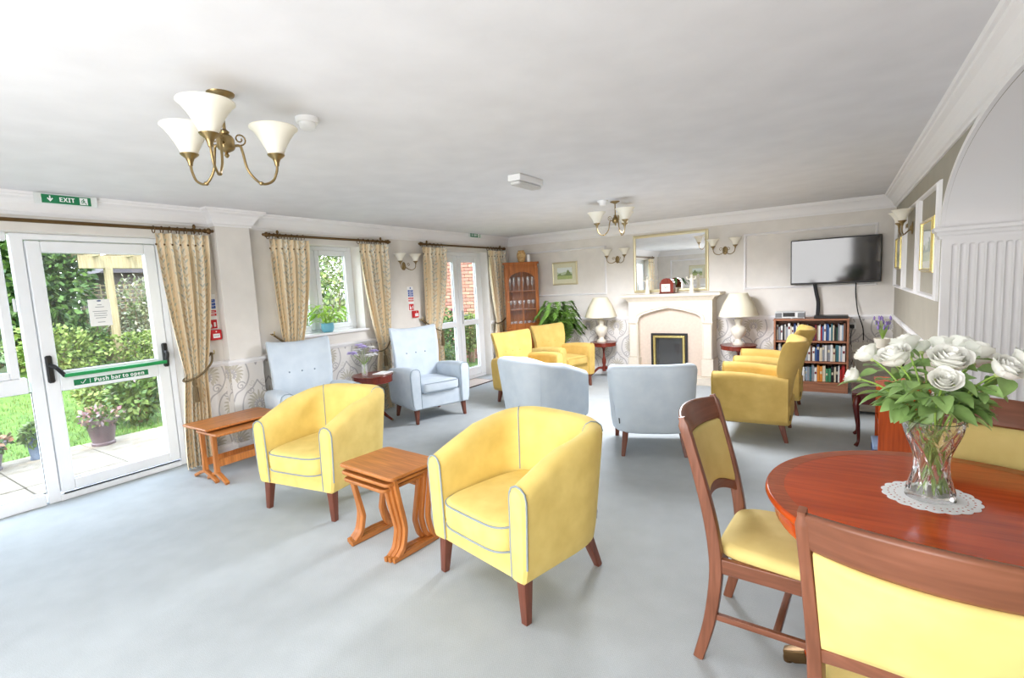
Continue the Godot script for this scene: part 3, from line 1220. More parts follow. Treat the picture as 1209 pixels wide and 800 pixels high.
	for sx in [-1, 1]:
		part(c, "leg", square_leg(Vector3(sx * 0.30, 0.215, 0.285), Vector3(sx * 0.315, 0, 0.30), 0.029, 0.018), M.leg)
		part(c, "leg", square_leg(Vector3(sx * 0.235, 0.215, -0.225), Vector3(sx * 0.262, 0, -0.295), 0.027, 0.017), M.leg)
	var tp := tub_path(0.64)
	chair_tag(c, tub_point(0.64, 0.056, 0.28), Vector3(tp[1].x, 0, tp[1].y))
	return c


# p: back height, width, arm height, wing depth, horn of the top corners, top half width
func wing_chair(label: String, fabric: Material, stitch: Material, p: Dictionary, at: Vector3, turn: float) -> Node3D:
	var c := thing("wing_armchair", label, "armchair", at, turn)
	var W: float = p.w
	var H: float = p.h
	var ah: float = p.arm
	var g := G.new()
	g.box(Vector3(0, 0.255, -0.01), Vector3(W - 0.12, 0.19, 0.62), 0.02)
	part(c, "seat_base", g, fabric)
	# arms: rounded top, padded front, running back into the wings
	for sx in [-1.0, 1.0]:
		g = G.new()
		var sec := [Vector2(-0.06, 0.18), Vector2(-0.06, 0.4), Vector2(-0.062, ah - 0.05), Vector2(-0.052, ah - 0.016), Vector2(-0.026, ah), Vector2(0.02, ah), Vector2(0.05, ah - 0.018), Vector2(0.064, ah - 0.06), Vector2(0.058, 0.4), Vector2(0.046, 0.22), Vector2(0.03, 0.17), Vector2(-0.05, 0.17)]
		var zs := [-0.30, -0.20, 0.0, 0.18, 0.28, 0.318, 0.332]
		var cx: float = sx * (W / 2 - 0.064)
		var f := func(i: int, j: int) -> Vector3:
			var q: Vector2 = sec[i]
			var t := (float(zs[j]) + 0.30) / 0.63
			var y := q.y + (0.02 * sin(t * PI * 0.9) - 0.035 * (1.0 - t)) * smoothstep(0.3, ah, q.y)
			var flare := 0.012 * t
			var z: float = zs[j]
			if j == 6:
				return Vector3(cx + sx * (q.x * 0.86 + flare), lerpf(y, 0.42, 0.05), z)
			return Vector3(cx + sx * (q.x + flare), y, z)
		g.grid(sec.size(), zs.size(), f, true, false)
		for e in [0, 6]:
			var pts := PackedVector3Array()
			for i in sec.size():
				pts.append(f.call(i, e))
			g.cap(pts)
		var arm := part(c, "arm", g, fabric)
		g = G.new()
		var line := []
		for i in range(0, 10):
			line.append(f.call(i, 5) + Vector3(0, 0.001, 0.006))
		g.tube(line, 0.0035, 5)
		part(arm, "arm_piping", g, stitch)
	# back: fan-shaped, with wings that come forward
	g = G.new()
	var y0 := 0.24
	var nb := 48
	var vs := [0.0, 0.12, 0.25, 0.38, 0.5, 0.62, 0.74, 0.84, 0.91, 0.95, 0.972, 0.988, 0.997, 1.0]
	var surf := func(u: float, v: float, o: float) -> Vector3:
		var hwd := lerpf(W / 2 - 0.09, float(p.top), smoothstep(0.25, 1.0, v) * 0.35 + 0.65 * v)
		var y := y0 + v * (H - y0) + float(p.horn) * u * u * smoothstep(0.55, 1.0, v) - float(p.horn) * 0.5 * smoothstep(0.55, 1.0, v)
		var z := -0.235 - 0.17 * pow(v, 1.15) + float(p.wing) * pow(absf(u), 3.0) * smoothstep(0.15, 0.75, v) + 0.02 * (1.0 - u * u) * sin(PI * v)
		return Vector3(u * hwd, y, z + o)
	g.grid(nb, vs.size(), func(i: int, j: int):
		var a := TAU * i / nb
		var u := signf(cos(a)) * pow(absf(cos(a)), 0.5)
		var th := signf(sin(a)) * pow(absf(sin(a)), 0.5) * 0.055
		var v: float = vs[j]
		var close := sqrt(maxf(0.0, 1.0 - pow(maxf(v - 0.93, 0.0) / 0.07, 2.0)))
		return surf.call(u * lerpf(0.965, 1.0, close), v, th * close), true, false)
	var bk := part(c, "backrest", g, fabric)
	for u in [-0.42, 0.0, 0.42]:
		g = G.new()
		g.ball(surf.call(u, 0.62, 0.052), Vector3(0.011, 0.011, 0.008), 10, 6)
		part(bk, "button", g, stitch)
	# loose cushion
	g = G.new()
	g.soft(Vector3(0, 0.405, 0.035), Vector3(W - 0.262, 0.13, 0.62), 0.34, 0.22, 40, 14)
	var cu := part(c, "seat_cushion", g, fabric)
	g = G.new()
	for y in [0.455, 0.352]:
		g.tube([Vector3(-(W - 0.31) / 2, y, 0.338), Vector3(0, y, 0.346), Vector3((W - 0.31) / 2, y, 0.338)], 0.0035, 5)
	part(cu, "cushion_piping", g, stitch)
	for sx in [-1, 1]:
		part(c, "leg", square_leg(Vector3(sx * (W / 2 - 0.07), 0.18, 0.27), Vector3(sx * (W / 2 - 0.06), 0, 0.285), 0.027, 0.016), M.leg)
		part(c, "leg", square_leg(Vector3(sx * (W / 2 - 0.10), 0.18, -0.24), Vector3(sx * (W / 2 - 0.09), 0, -0.285), 0.026, 0.016), M.leg)
	chair_tag(c, Vector3(W / 2 - 0.03, 0.22, -0.31), Vector3(0.6, 0, -0.8).normalized())
	return c


func place_front(fl: Vector2, fr: Vector2, legs_z: float) -> Array:
	# from the feet of the two front legs (as seen facing the chair: fl, fr) to [position, turn]
	var r := (fr - fl).normalized()
	var f := Vector2(-r.y, r.x)
	var m := (fl + fr) / 2 - f * legs_z
	return [Vector3(m.x, 0, m.y), face(f.x, f.y)]


func seating() -> void:
	var q: Array = place_front(Vector2(-3.47, -1.93), Vector2(-2.83, -2.02), 0.30)
	var ya := tub_chair("yellow tub armchair with grey piping by the long teak table", M.yellow, true, q[0], q[1])
	ya.set_meta("group", "yellow tub armchairs with grey piping")
	q = place_front(Vector2(-1.78, -1.92), Vector2(-1.155, -1.765), 0.30)
	copy(ya, q[0], q[1], "yellow tub armchair with grey piping between the teak nest of three and the dining chairs")
	# blue tubs, seen from behind
	var bb := tub_chair("pale blue tub armchair facing the fireplace, its whole back in view", M.blue, false, Vector3(-1.42, 0, -4.40), face(-0.36, -0.93))
	bb.set_meta("group", "pale blue tub armchairs")
	copy(bb, Vector3(-2.54, 0, -4.34), face(0.42, -0.9), "pale blue tub armchair turned at an angle behind the piped yellow armchair")
	# tall blue wing chairs by the windows
	var tall := {"w": 0.76, "h": 1.07, "arm": 0.63, "wing": 0.10, "horn": 0.035, "top": 0.315}
	q = place_front(Vector2(-4.01, -4.03), Vector2(-3.80, -4.66), 0.285)
	var wa := wing_chair("tall pale blue buttoned wing armchair beside the french doors", M.blue, M.blue_dark, tall, q[0], q[1])
	wa.set_meta("group", "tall pale blue wing armchairs")
	copy(wa, Vector3(-4.42, 0, -3.02), face(0.955, 0.29), "tall pale blue buttoned wing armchair below the window with the potted plant")
	# lower yellow wing chairs round the fireplace
	var low := {"w": 0.70, "h": 0.91, "arm": 0.62, "wing": 0.12, "horn": 0.02, "top": 0.33}
	q = [Vector3(-3.42, 0, -6.50), face(0.955, 0.29)]
	var yc := wing_chair("mustard yellow wing armchair in front of the palm, beside a lamp table", M.gold_yellow, M.stitch, low, q[0], q[1])
	yc.set_meta("group", "mustard yellow wing armchairs round the fireplace")
	copy(yc, Vector3(-3.42, 0, -5.50), face(0.955, 0.29), "mustard yellow wing armchair across from the french doors, behind a blue tub armchair")
	copy(yc, Vector3(-0.67, 0, -5.20), face(-1.0, 0.02), "mustard yellow wing armchair seen side-on, nearer the dining table")
	copy(yc, Vector3(-0.65, 0, -6.22), face(-1.0, 0.02), "mustard yellow wing armchair seen side-on, nearer the bookcase")


# ------------------------------------------------------------------ occasional tables
func rounded_rect(w: float, d: float, r: float) -> PackedVector2Array:
	var p := PackedVector2Array()
	for q in [[1, 1, 0.0], [-1, 1, PI / 2], [-1, -1, PI], [1, -1, PI * 1.5]]:
		for k in 5:
			var a: float = q[2] + PI / 2 * k / 4.0
			p.append(Vector2(q[0] * (w / 2 - r) + cos(a) * r, q[1] * (d / 2 - r) + sin(a) * r))
	return p


func slab(g: G, outline: PackedVector2Array, y0: float, y1: float, bev := 0.005) -> void:
	# a top with eased edges from an outline in x, z
	var rows := [[1, y0], [0, y0 + bev], [0, y1 - bev], [1, y1]]
	var k := outline.size()
	var cen := Vector2.ZERO
	g.grid(k, 4, func(i: int, j: int):
		var p := outline[i]
		var q: Vector2 = p - p.normalized() * (bev * rows[j][0])
		return Vector3(q.x, rows[j][1], q.y), true, false)
	for e in [0, 3]:
		var pts := PackedVector3Array()
		for p in outline:
			var q: Vector2 = p - p.normalized() * bev
			pts.append(Vector3(q.x, rows[e][1], q.y))
		if e == 0:
			pts.reverse()
		g.cap(pts)


func bent_leg_table(label: String, w: float, d: float, h: float, at: Vector3, turn: float) -> void:
	# one table of a nest: sled feet and bent legs at both ends
	var t := thing("nest_table", label, "side table", at, turn)
	var g := G.new()
	slab(g, rounded_rect(w, d, 0.03), h - 0.02, h, 0.006)
	part(t, "table_top", g, M.teak)
	for sx in [-1.0, 1.0]:
		var x: float = sx * (w / 2 - 0.035)
		g = G.new()
		g.tube([Vector3(x, 0.016, -d / 2 + 0.03), Vector3(x, 0.02, 0), Vector3(x, 0.016, d / 2 - 0.005)], [0.011, 0.014, 0.011], 8, true, 1.0, 1.25)
		part(t, "runner", g, M.teak)
		for sz in [-1.0, 1.0]:
			g = G.new()
			var pts := curve([Vector3(x, h - 0.02, sz * (d / 2 - 0.05)), Vector3(x, h * 0.72, sz * (d / 2 - 0.07)), Vector3(x, h * 0.42, sz * (d / 2 - 0.098)), Vector3(x, 0.14, sz * (d / 2 - 0.098)), Vector3(x, 0.06, sz * (d / 2 - 0.075)), Vector3(x, 0.022, sz * (d / 2 - 0.035))], 5)
			g.tube(pts, 0.0125, 8, true, 1.0, 1.15, Vector3.RIGHT)
			part(t, "leg", g, M.teak_v)
	g = G.new()
	g.box(Vector3(0, h - 0.045, -d / 2 + 0.07), Vector3(w - 0.09, 0.045, 0.016), 0.004)
	part(t, "rail", g, M.teak)


func column_table(label: String, w: float, l: float, h: float, at: Vector3) -> void:
	# long nest: one column on an arched foot at each end, a board between them (length along z)
	var t := thing("long_nest_table", label, "side table", at)
	var g := G.new()
	slab(g, rounded_rect(w, l, 0.025), h - 0.018, h, 0.006)
	part(t, "table_top", g, M.teak_v)
	for sz in [-1.0, 1.0]:
		var z: float = sz * (l / 2 - 0.06)
		g = G.new()
		g.tube([Vector3(0, h - 0.018, z), Vector3(0, h * 0.5, z), Vector3(0, 0.07, z)], [0.02, 0.0165, 0.02], 8, true)
		part(t, "column", g, M.teak_v)
		g = G.new()
		g.tube(curve([Vector3(-w / 2 + 0.03, 0.012, z), Vector3(-w / 4, 0.045, z), Vector3(0, 0.078, z), Vector3(w / 4, 0.045, z), Vector3(w / 2 - 0.03, 0.012, z)], 4), 0.0155, 8, true, 1.1, 0.8)
		part(t, "foot", g, M.teak)
	g = G.new()
	g.box(Vector3(0, 0.155, 0), Vector3(0.018, 0.065, l - 0.13), 0.004)
	part(t, "stretcher", g, M.teak_v)


func tripod_table(called: String, label: String, r: float, h: float, at: Vector3, apron: float, m: Material) -> Node3D:
	var t := thing(called, label, "side table", at)
	var g := G.new()
	g.lathe([Vector2(0, h - apron), Vector2(r - 0.012, h - apron), Vector2(r - 0.01, h - 0.016), Vector2(r - 0.002, h - 0.012), Vector2(r, h - 0.006), Vector2(r - 0.004, h), Vector2(0, h)], 40)
	part(t, "table_top", g, m)
	g = G.new()
	var hh := h - apron
	g.lathe([Vector2(0, 0.1), Vector2(0.03, 0.1), Vector2(0.034, 0.16), Vector2(0.02, 0.19), Vector2(0.03, 0.23), Vector2(0.032, 0.28), Vector2(0.018, 0.33), Vector2(0.015, hh * 0.8), Vector2(0.02, hh - 0.05), Vector2(0.034, hh - 0.03), Vector2(0.05, hh)], 18)
	part(t, "pedestal", g, m)
	for k in 3:
		var a := TAU * k / 3.0 + 0.5
		var d := Vector3(cos(a), 0, sin(a))
		g = G.new()
		g.tube(curve([d * 0.02 + Vector3(0, 0.15, 0), d * 0.09 + Vector3(0, 0.15, 0), d * 0.17 + Vector3(0, 0.08, 0), d * 0.24 + Vector3(0, 0.022, 0)], 5), [0.02, 0.02, 0.019, 0.019, 0.018, 0.018, 0.017, 0.017, 0.016, 0.016, 0.015, 0.014, 0.014, 0.013, 0.013, 0.013], 8, true, 0.7, 1.0)
		var lg := part(t, "leg", g, m)
		g = G.new()
		g.ball(d * 0.25 + Vector3(0, 0.016, 0), Vector3(0.016, 0.015, 0.016))
		part(lg, "foot_cap", g, M.antique)
	return t


func tables() -> void:
	var f := Vector2(0.10, 0.995)
	var tn := face(-0.08, 1.0)
	bent_leg_table("outermost and tallest table of the square teak nest of three", 0.50, 0.38, 0.50, Vector3(-2.275, 0, -2.03), tn)
	bent_leg_table("middle table of the square teak nest of three", 0.445, 0.36, 0.463, Vector3(-2.277, 0, -2.012), tn)
	bent_leg_table("lowest table of the square teak nest of three", 0.39, 0.34, 0.427, Vector3(-2.277, 0, -1.995), tn)
	column_table("long teak table with column legs standing by the curtain of the garden door", 0.42, 0.68, 0.475, Vector3(-4.52, 0, -2.28))
	column_table("lower long teak table half pulled out from under the taller one by the curtain", 0.36, 0.60, 0.44, Vector3(-4.37, 0, -2.26))
	tripod_table("drum_table", "small round mahogany drum table between the two blue wing armchairs", 0.23, 0.60, Vector3(-4.42, 0, -3.80), 0.085, M.mahogany)
	tripod_table("lamp_table", "round mahogany lamp table between the palm and the fireplace", 0.21, 0.565, Vector3(-3.12, 0, -7.36), 0.06, M.mahogany)
	tripod_table("lamp_table", "round mahogany lamp table between the fireplace and the bookcase", 0.235, 0.565, Vector3(-1.15, 0, -7.35), 0.06, M.mahogany)


# ------------------------------------------------------------------ dining corner
func dining_chair(label: String, at: Vector3, turn: float) -> Node3D:
	var c := thing("dining_chair", label, "dining chair", at, turn)
	var g: G
	# arc of the back in plan: bows away from the sitter
	var bow := func(u: float, y: float) -> Vector3:
		var hwd := lerpf(0.196, 0.212, (y - 0.45) / 0.5)
		return Vector3(u * hwd, y, -0.215 - 0.115 * pow(maxf(y - 0.45, 0.0) / 0.5, 1.25) - 0.045 * (1.0 - u * u))
	for sx in [-1.0, 1.0]:
		g = G.new()
		var pts := curve([Vector3(sx * 0.235, 0, -0.275), Vector3(sx * 0.218, 0.16, -0.235), Vector3(sx * 0.21, 0.34, -0.212), Vector3(sx * 0.208, 0.46, -0.215), bow.call(sx * 1.04, 0.60), bow.call(sx * 1.04, 0.76), bow.call(sx * 1.04, 0.90), bow.call(sx * 1.03, 0.975)], 4)
		var rs := []
		for k in pts.size():
			var t := float(k) / (pts.size() - 1)
			rs.append(lerpf(0.0165, 0.021, sin(PI * clampf(t * 1.3, 0, 1))) - (0.006 if t > 0.93 else 0.0))
		g.tube(pts, rs, 8, true, 0.85, 1.15, Vector3.BACK)
		part(c, "rear_leg", g, M.chair_wood)
		g = G.new()
		g.tube([Vector3(sx * 0.215, 0.43, 0.19), Vector3(sx * 0.215, 0.2, 0.192), Vector3(sx * 0.215, 0.0, 0.195)], [0.021, 0.0175, 0.013], 8, true)
		part(c, "front_leg", g, M.chair_wood)
		g = G.new()
		g.tube([Vector3(sx * 0.214, 0.185, -0.225), Vector3(sx * 0.214, 0.19, 0.19)], 0.0125, 8, true, 0.8, 1.0)
		part(c, "stretcher", g, M.chair_wood_h)
		g = G.new()
		g.box(Vector3(sx * 0.21, 0.40, -0.01), Vector3(0.026, 0.062, 0.38), 0.006)
		part(c, "seat_rail", g, M.chair_wood_h)
	for z in [-0.205, 0.195]:
		g = G.new()
		g.box(Vector3(0, 0.40, z), Vector3(0.40, 0.062, 0.024), 0.006)
		part(c, "seat_rail", g, M.chair_wood_h)
	g = G.new()
	g.tube([Vector3(-0.21, 0.188, 0.0), Vector3(0.21, 0.188, 0.0)], 0.012, 8, true)
	part(c, "stretcher", g, M.chair_wood_h)
	# seat: wider in front, domed
	g = G.new()
	var rows := [[0.0, 0.428], [0.97, 0.428], [1.0, 0.437], [1.012, 0.455], [0.985, 0.472], [0.9, 0.483], [0.6, 0.494], [0.3, 0.498], [0.0, 0.499]]
	g.grid(40, rows.size(), func(i: int, j: int):
		var a := TAU * i / 40.0
		var x := signf(cos(a)) * pow(absf(cos(a)), 0.34)
		var z := signf(sin(a)) * pow(absf(sin(a)), 0.34)
		var q: float = rows[j][0]
		return Vector3(x * lerpf(0.20, 0.24, z * 0.5 + 0.5) * q, rows[j][1], 0.005 + z * 0.222 * q), true, false)
	part(c, "seat", g, M.lemon)
	# curved back: top rail, padded panel, lower rail
	var slat := func(y0: Callable, y1: Callable, th: float, ends: float, pad: float) -> G:
		var b := G.new()
		var nu := 21
		var sec := 12
		b.grid(sec, nu, func(i: int, j: int):
			var u := lerpf(-ends, ends, float(j) / (nu - 1))
			var a := TAU * i / sec
			var yy: float = lerpf(y0.call(u), y1.call(u), 0.5 + 0.5 * signf(sin(a)) * pow(absf(sin(a)), 0.35))
			var p: Vector3 = bow.call(u, yy)
			var fat := th * (1.0 + pad * (1.0 - pow(absf(u), 4.0)))
			return p + Vector3(0, 0, signf(cos(a)) * pow(absf(cos(a)), 0.35) * fat), true, false)
		for j in [0, nu - 1]:
			var pts := PackedVector3Array()
			for i in sec:
				pts.append(b.v[j * sec + i])
			b.cap(pts)
		return b
	part(c, "top_rail", slat.call(func(u: float): return 0.872, func(u: float): return 0.968 + 0.012 * (1.0 - u * u), 0.013, 0.99, 0.0), M.chair_wood_h)
	part(c, "back_panel", slat.call(func(u: float): return 0.585 + 0.055 * (1.0 - u * u), func(u: float): return 0.874, 0.015, 0.95, 0.7), M.lemon)
	part(c, "lower_rail", slat.call(func(u: float): return 0.545 + 0.055 * (1.0 - u * u), func(u: float): return 0.588 + 0.055 * (1.0 - u * u), 0.0125, 0.99, 0.0), M.chair_wood_h)
	return c


func dining() -> void:
	var tc := Vector3(0.30, 0, -2.05)
	var t := thing("dining_table", "round glossy reddish-brown pedestal table under the vase of roses", "dining table", tc)
	var R := 0.525
	var g := G.new()
	g.lathe([Vector2(0, 0.722), Vector2(R - 0.012, 0.722), Vector2(R - 0.004, 0.726), Vector2(R, 0.734), Vector2(R - 0.003, 0.745), Vector2(R - 0.010, 0.75), Vector2(R - 0.075, 0.75), Vector2(0, 0.75)], 96)
	part(t, "table_top", g, M.table)
	g = G.new()
	g.lathe([Vector2(R - 0.008, 0.7503), Vector2(R - 0.008, 0.7506), Vector2(R - 0.062, 0.7506), Vector2(R - 0.062, 0.7503)], 96)
	part(t, "crossbanding", g, M.table_band)
	g = G.new()
	g.lathe([Vector2(R - 0.05, 0.722), Vector2(R - 0.042, 0.66), Vector2(R - 0.034, 0.656), Vector2(R - 0.03, 0.664), Vector2(R - 0.03, 0.722)], 96)
	part(t, "apron", g, M.table)
	g = G.new()
	g.lathe([Vector2(0, 0.16), Vector2(0.075, 0.16), Vector2(0.085, 0.2), Vector2(0.06, 0.26), Vector2(0.04, 0.30), Vector2(0.05, 0.36), Vector2(0.07, 0.42), Vector2(0.06, 0.5), Vector2(0.042, 0.56), Vector2(0.055, 0.60), Vector2(0.1, 0.66), Vector2(0.2, 0.722)], 32)
	part(t, "pedestal", g, M.table)
	for k in 4:
		var a := PI + 0.075 + PI / 2 * k
		var d := Vector3(cos(a), 0, sin(a))
		g = G.new()
		var pts := curve([d * 0.05 + Vector3(0, 0.22, 0), d * 0.16 + Vector3(0, 0.19, 0), d * 0.30 + Vector3(0, 0.10, 0), d * 0.40 + Vector3(0, 0.045, 0)], 6)
		var rs := []
		for q in pts.size():
			rs.append(lerpf(0.03, 0.022, float(q) / (pts.size() - 1)))
		g.tube(pts, rs, 8, true, 0.8, 1.0)
		var lg := part(t, "leg", g, M.table)
		g = G.new()
		g.tube([d * 0.385 + Vector3(0, 0.052, 0), d * 0.43 + Vector3(0, 0.036, 0), d * 0.462 + Vector3(0, 0.03, 0)], [0.025, 0.025, 0.018], 8, true)
		g.lathe([Vector2(0, 0.0), Vector2(0.016, 0.0), Vector2(0.018, 0.012), Vector2(0.016, 0.024), Vector2(0, 0.024)], 12, Transform3D(Basis.IDENTITY, d * 0.45))
		part(lg, "brass_cap", g, M.bronze)
	# chairs: rear feet found on the carpet
	var c1 := dining_chair("mahogany dining chair with yellow seat, seen from its side", Vector3(-0.165, 0, -2.155), face(0.998, 0.06))
	c1.set_meta("group", "dining chairs round the table")
	copy(c1, Vector3(0.205, 0, -1.57), face(0.16, -0.987), "mahogany dining chair with its yellow padded back turned to the room, apart from the table")
	copy(c1, Vector3(0.405, 0, -2.31), face(-0.36, 0.933), "mahogany dining chair tucked in behind the vase of roses")
	# lace mat, vase and roses
	var vc := Vector3(0.262, 0.7506, -2.085)
	g = G.new()
	var nn := 108
	var fn := func(i: int, q: float) -> float:
		return 0.125 + (0.008 * absf(sin(PI * i / 6.0)) if q > 0.95 else 0.0)
	g.grid(nn, 4, func(i: int, j: int):
		var a := TAU * i / nn
		var q: float = [0.0, 0.62, 1.0, 1.0][j]
		var r: float = q * fn.call(i, q)
		return Vector3(cos(a) * r, 0.0016 if j < 3 else 0.0, sin(a) * r), true, false)
	var doily := solo("lace_doily", g, M.doily, "round white lace doily under the glass vase", "doily", "", vc)
	g = G.new()
	for k in 36:
		var a := TAU * (k + 0.5) / 36.0
		for rr in [[0.112, 0.0034], [0.095, 0.0026]]:
			g.lathe([Vector2(rr[1], 0.0017), Vector2(0, 0.0019)], 6, Transform3D(Basis.IDENTITY, Vector3(cos(a + rr[0]) * rr[0], 0, sin(a + rr[0]) * rr[0])))
	part(doily, "lace_holes", g, M.table)
	vase(vc + Vector3(0, 0.002, 0))
	roses(vc + Vector3(0, 0.002, 0))


func vase(at: Vector3) -> void:
	var v := thing("cut_glass_vase", "cut-glass flared vase holding white roses on the dining table", "vase", at)
	var g := G.new()
	var rr := func(t: float) -> float:
		# foot, waist, flare
		return 0.068 - 0.020 * smoothstep(0.0, 0.42, t) + 0.036 * smoothstep(0.45, 1.0, t)
	var nu := 120
	var nv := 56
	var H := 0.262
	g.grid(nu, nv, func(i: int, j: int):
		var t := float(j) / (nv - 1)
		var a := TAU * i / nu
		var cut := 0.0
		if t > 0.1 and t < 0.95:
			var w1 := absf(fposmod(a / TAU * 9.0 + t * 2.4, 1.0) - 0.5) * 2.0
			var w2 := absf(fposmod(a / TAU * 9.0 - t * 2.4, 1.0) - 0.5) * 2.0
			cut = 0.0035 * (maxf(0.0, 1.0 - w1 * 5.0) + maxf(0.0, 1.0 - w2 * 5.0))
			var d1 := absf(fposmod(a / TAU * 36.0 + t * 14.0, 1.0) - 0.5) * 2.0
			cut += 0.0008 * (1.0 - d1)
		var r: float = rr.call(t) - cut
		return Vector3(cos(a) * r, t * H, sin(a) * r), true, false)
	var inner := func(t: float) -> float: return rr.call(t) - 0.0085
	g.grid(nu, 30, func(i: int, j: int):
		var t := 1.0 - float(j) / 29.0 * 0.93
		var a := TAU * i / nu
		var r: float = inner.call(t)
		return Vector3(cos(a) * r, t * H, sin(a) * r), true, false)
	# rim and the two bottoms
	g.grid(nu, 2, func(i: int, j: int):
		var a := TAU * i / nu
		var r: float = rr.call(1.0) if j == 0 else inner.call(1.0)
		return Vector3(cos(a) * r, H, sin(a) * r), true, false)
	g.grid(nu, 2, func(i: int, j: int):
		var a := TAU * i / nu
		var r: float = inner.call(0.07) * (1 - j)
		return Vector3(cos(a) * r, 0.07 * H, sin(a) * r), true, false)
	g.grid(nu, 2, func(i: int, j: int):
		var a := TAU * i / nu
		var r: float = rr.call(0.0) * j
		return Vector3(cos(a) * r, 0.0, sin(a) * r), true, false)
	part(v, "glass_body", g, M.crystal)


func leaf_shape(g: G, base: Vector3, dir: Vector3, up: Vector3, l: float, w: float, droop := 0.25) -> void:
	# a pointed leaf with a folded midrib that droops to its tip
	var side := dir.cross(up).normalized()
	var nrm := side.cross(dir).normalized()
	g.grid(5, 7, func(i: int, j: int):
		var t := j / 6.0
		var u := (i - 2) / 2.0
		var wd := w * pow(sin(PI * pow(t, 0.8)), 0.8) if t > 0.0 and t < 1.0 else 0.001
		return base + dir * (l * t) + side * (u * wd) + nrm * (absf(u) * wd * 0.35 - droop * l * t * t))


func rose_bloom(g: G, o: Vector3, ax: Vector3, r: float, seed_: int) -> void:
	# rings of cupped petals round a tight heart
	var q := RandomNumberGenerator.new()
	q.seed = seed_
	var e1 := ax.cross(Vector3(0.3, 0.2, 0.93)).normalized()
	var e2 := ax.cross(e1)
	var rings := [[3, 0.26, 1.06, 0.05], [3, 0.42, 1.05, 0.10], [4, 0.60, 1.0, 0.16], [5, 0.78, 0.94, 0.26], [5, 0.92, 0.80, 0.42]]
	for k in rings.size():
		var ring: Array = rings[k]
		for m in ring[0]:
			var a0: float = TAU * (m + 0.5 * k) / ring[0] + q.randf_range(-0.2, 0.2)
			var span: float = TAU / ring[0] * 0.78
			var hh: float = r * 1.55 * ring[2] * q.randf_range(0.94, 1.05)
			var rad: float = r * ring[1]
			var flare: float = ring[3]
			g.grid(7, 6, func(i: int, j: int):
				var u := (i - 3) / 3.0
				var t := j / 5.0
				var top := 1.0 - 0.22 * u * u
				var a := a0 + u * span * (0.75 + 0.25 * sin(PI * minf(t + 0.25, 1.0)))
				var belly := rad * (0.34 + 0.80 * pow(sin(PI * 0.5 * minf(t * 1.6, 1.0)), 0.9) - 0.10 * maxf(t - 0.6, 0.0)) + r * flare * pow(t, 6.0) * (1.0 - 0.3 * absf(u))
				return o + ax * (hh * t * top - r * 0.1) + (e1 * cos(a) + e2 * sin(a)) * belly)


func roses(at: Vector3) -> void:
	# heads placed about the vase: x, y, z from its foot, size
	var heads := [[-0.207, 0.385, -0.015, 0.028], [-0.164, 0.445, -0.095, 0.036], [-0.099, 0.453, 0.055, 0.044], [-0.063, 0.477, -0.095, 0.039], [-0.020, 0.465, -0.155, 0.027], [0.029, 0.482, -0.115, 0.032], [0.019, 0.450, 0.085, 0.048], [0.073, 0.475, -0.115, 0.037], [0.003, 0.410, 0.155, 0.035], [0.103, 0.467, -0.055, 0.036], [0.135, 0.437, 0.085, 0.039], [0.189, 0.451, 0.025, 0.038], [-0.100, 0.420, -0.200, 0.035], [0.130, 0.420, -0.220, 0.035]]
	var labels := ["white rose in the cut-glass vase"]
	var q := RandomNumberGenerator.new()
	q.seed = 77
	for k in heads.size():
		var h: Array = heads[k]
		var tip := Vector3(h[0], h[1], h[2])
		var neck := Vector3(tip.x * 0.23, 0.235, tip.z * 0.23)
		neck = Vector3(neck.x, 0.262, neck.z)
		var fa := q.randf() * TAU
		var foot := Vector3(cos(fa) * 0.038 - tip.x * 0.06, 0.022, sin(fa) * 0.038 - tip.z * 0.06)
		var rs := thing("white_rose", labels[0], "rose", at, 0.0, "white roses in the cut-glass vase")
		var line := curve([foot, neck, neck.lerp(tip, 0.5) + Vector3(0, 0.03, 0), tip], 6)
		var g := G.new()
		g.tube(line, 0.0032, 6)
		part(rs, "stem", g, M.stem)
		var ax: Vector3 = (tip - line[-4]).normalized()
		ax = (ax + Vector3(0, 0.25, 0)).normalized()
		g = G.new()
		rose_bloom(g, tip, ax, h[3] * 0.88, 100 + k)
		part(rs, "bloom", g, M.rose)
		g = G.new()
		for m in 5:
			var a := TAU * m / 5.0
			var e1 := ax.cross(Vector3(0.3, 0.2, 0.93)).normalized()
			var e2 := ax.cross(e1)
			leaf_shape(g, tip - ax * h[3] * 0.1, (e1 * cos(a) + e2 * sin(a) + ax * 0.7).normalized(), ax, h[3] * 1.1, h[3] * 0.22, -0.2)
		g.ball(tip - ax * 0.004, 0.009, 8, 6)
		part(rs, "sepals", g, M.petal_green)
		# leaves on the upper stem, most of them low and hanging outwards
		for m in 12:
			var t := q.randf_range(0.45, 0.86) if m > 4 else q.randf_range(0.40, 0.58)
			var p: Vector3 = line[int(t * (line.size() - 1))]
			var a := q.randf() * TAU
			var outw := (Vector3(cos(a), q.randf_range(-0.35, 0.35), sin(a)) + Vector3(tip.x, 0, tip.z).normalized() * 0.9).normalized()
			var l := q.randf_range(0.055, 0.088)
			g = G.new()
			g.tube([p, p + outw * 0.03], 0.0014, 5)
			leaf_shape(g, p + outw * 0.025, outw, (Vector3.UP + Vector3(q.randf_range(-0.6, 0.6), 0, q.randf_range(-0.6, 0.6))).normalized(), l, l * 0.34, q.randf_range(0.1, 0.5))
			part(rs, "leaf", g, M.leaf)


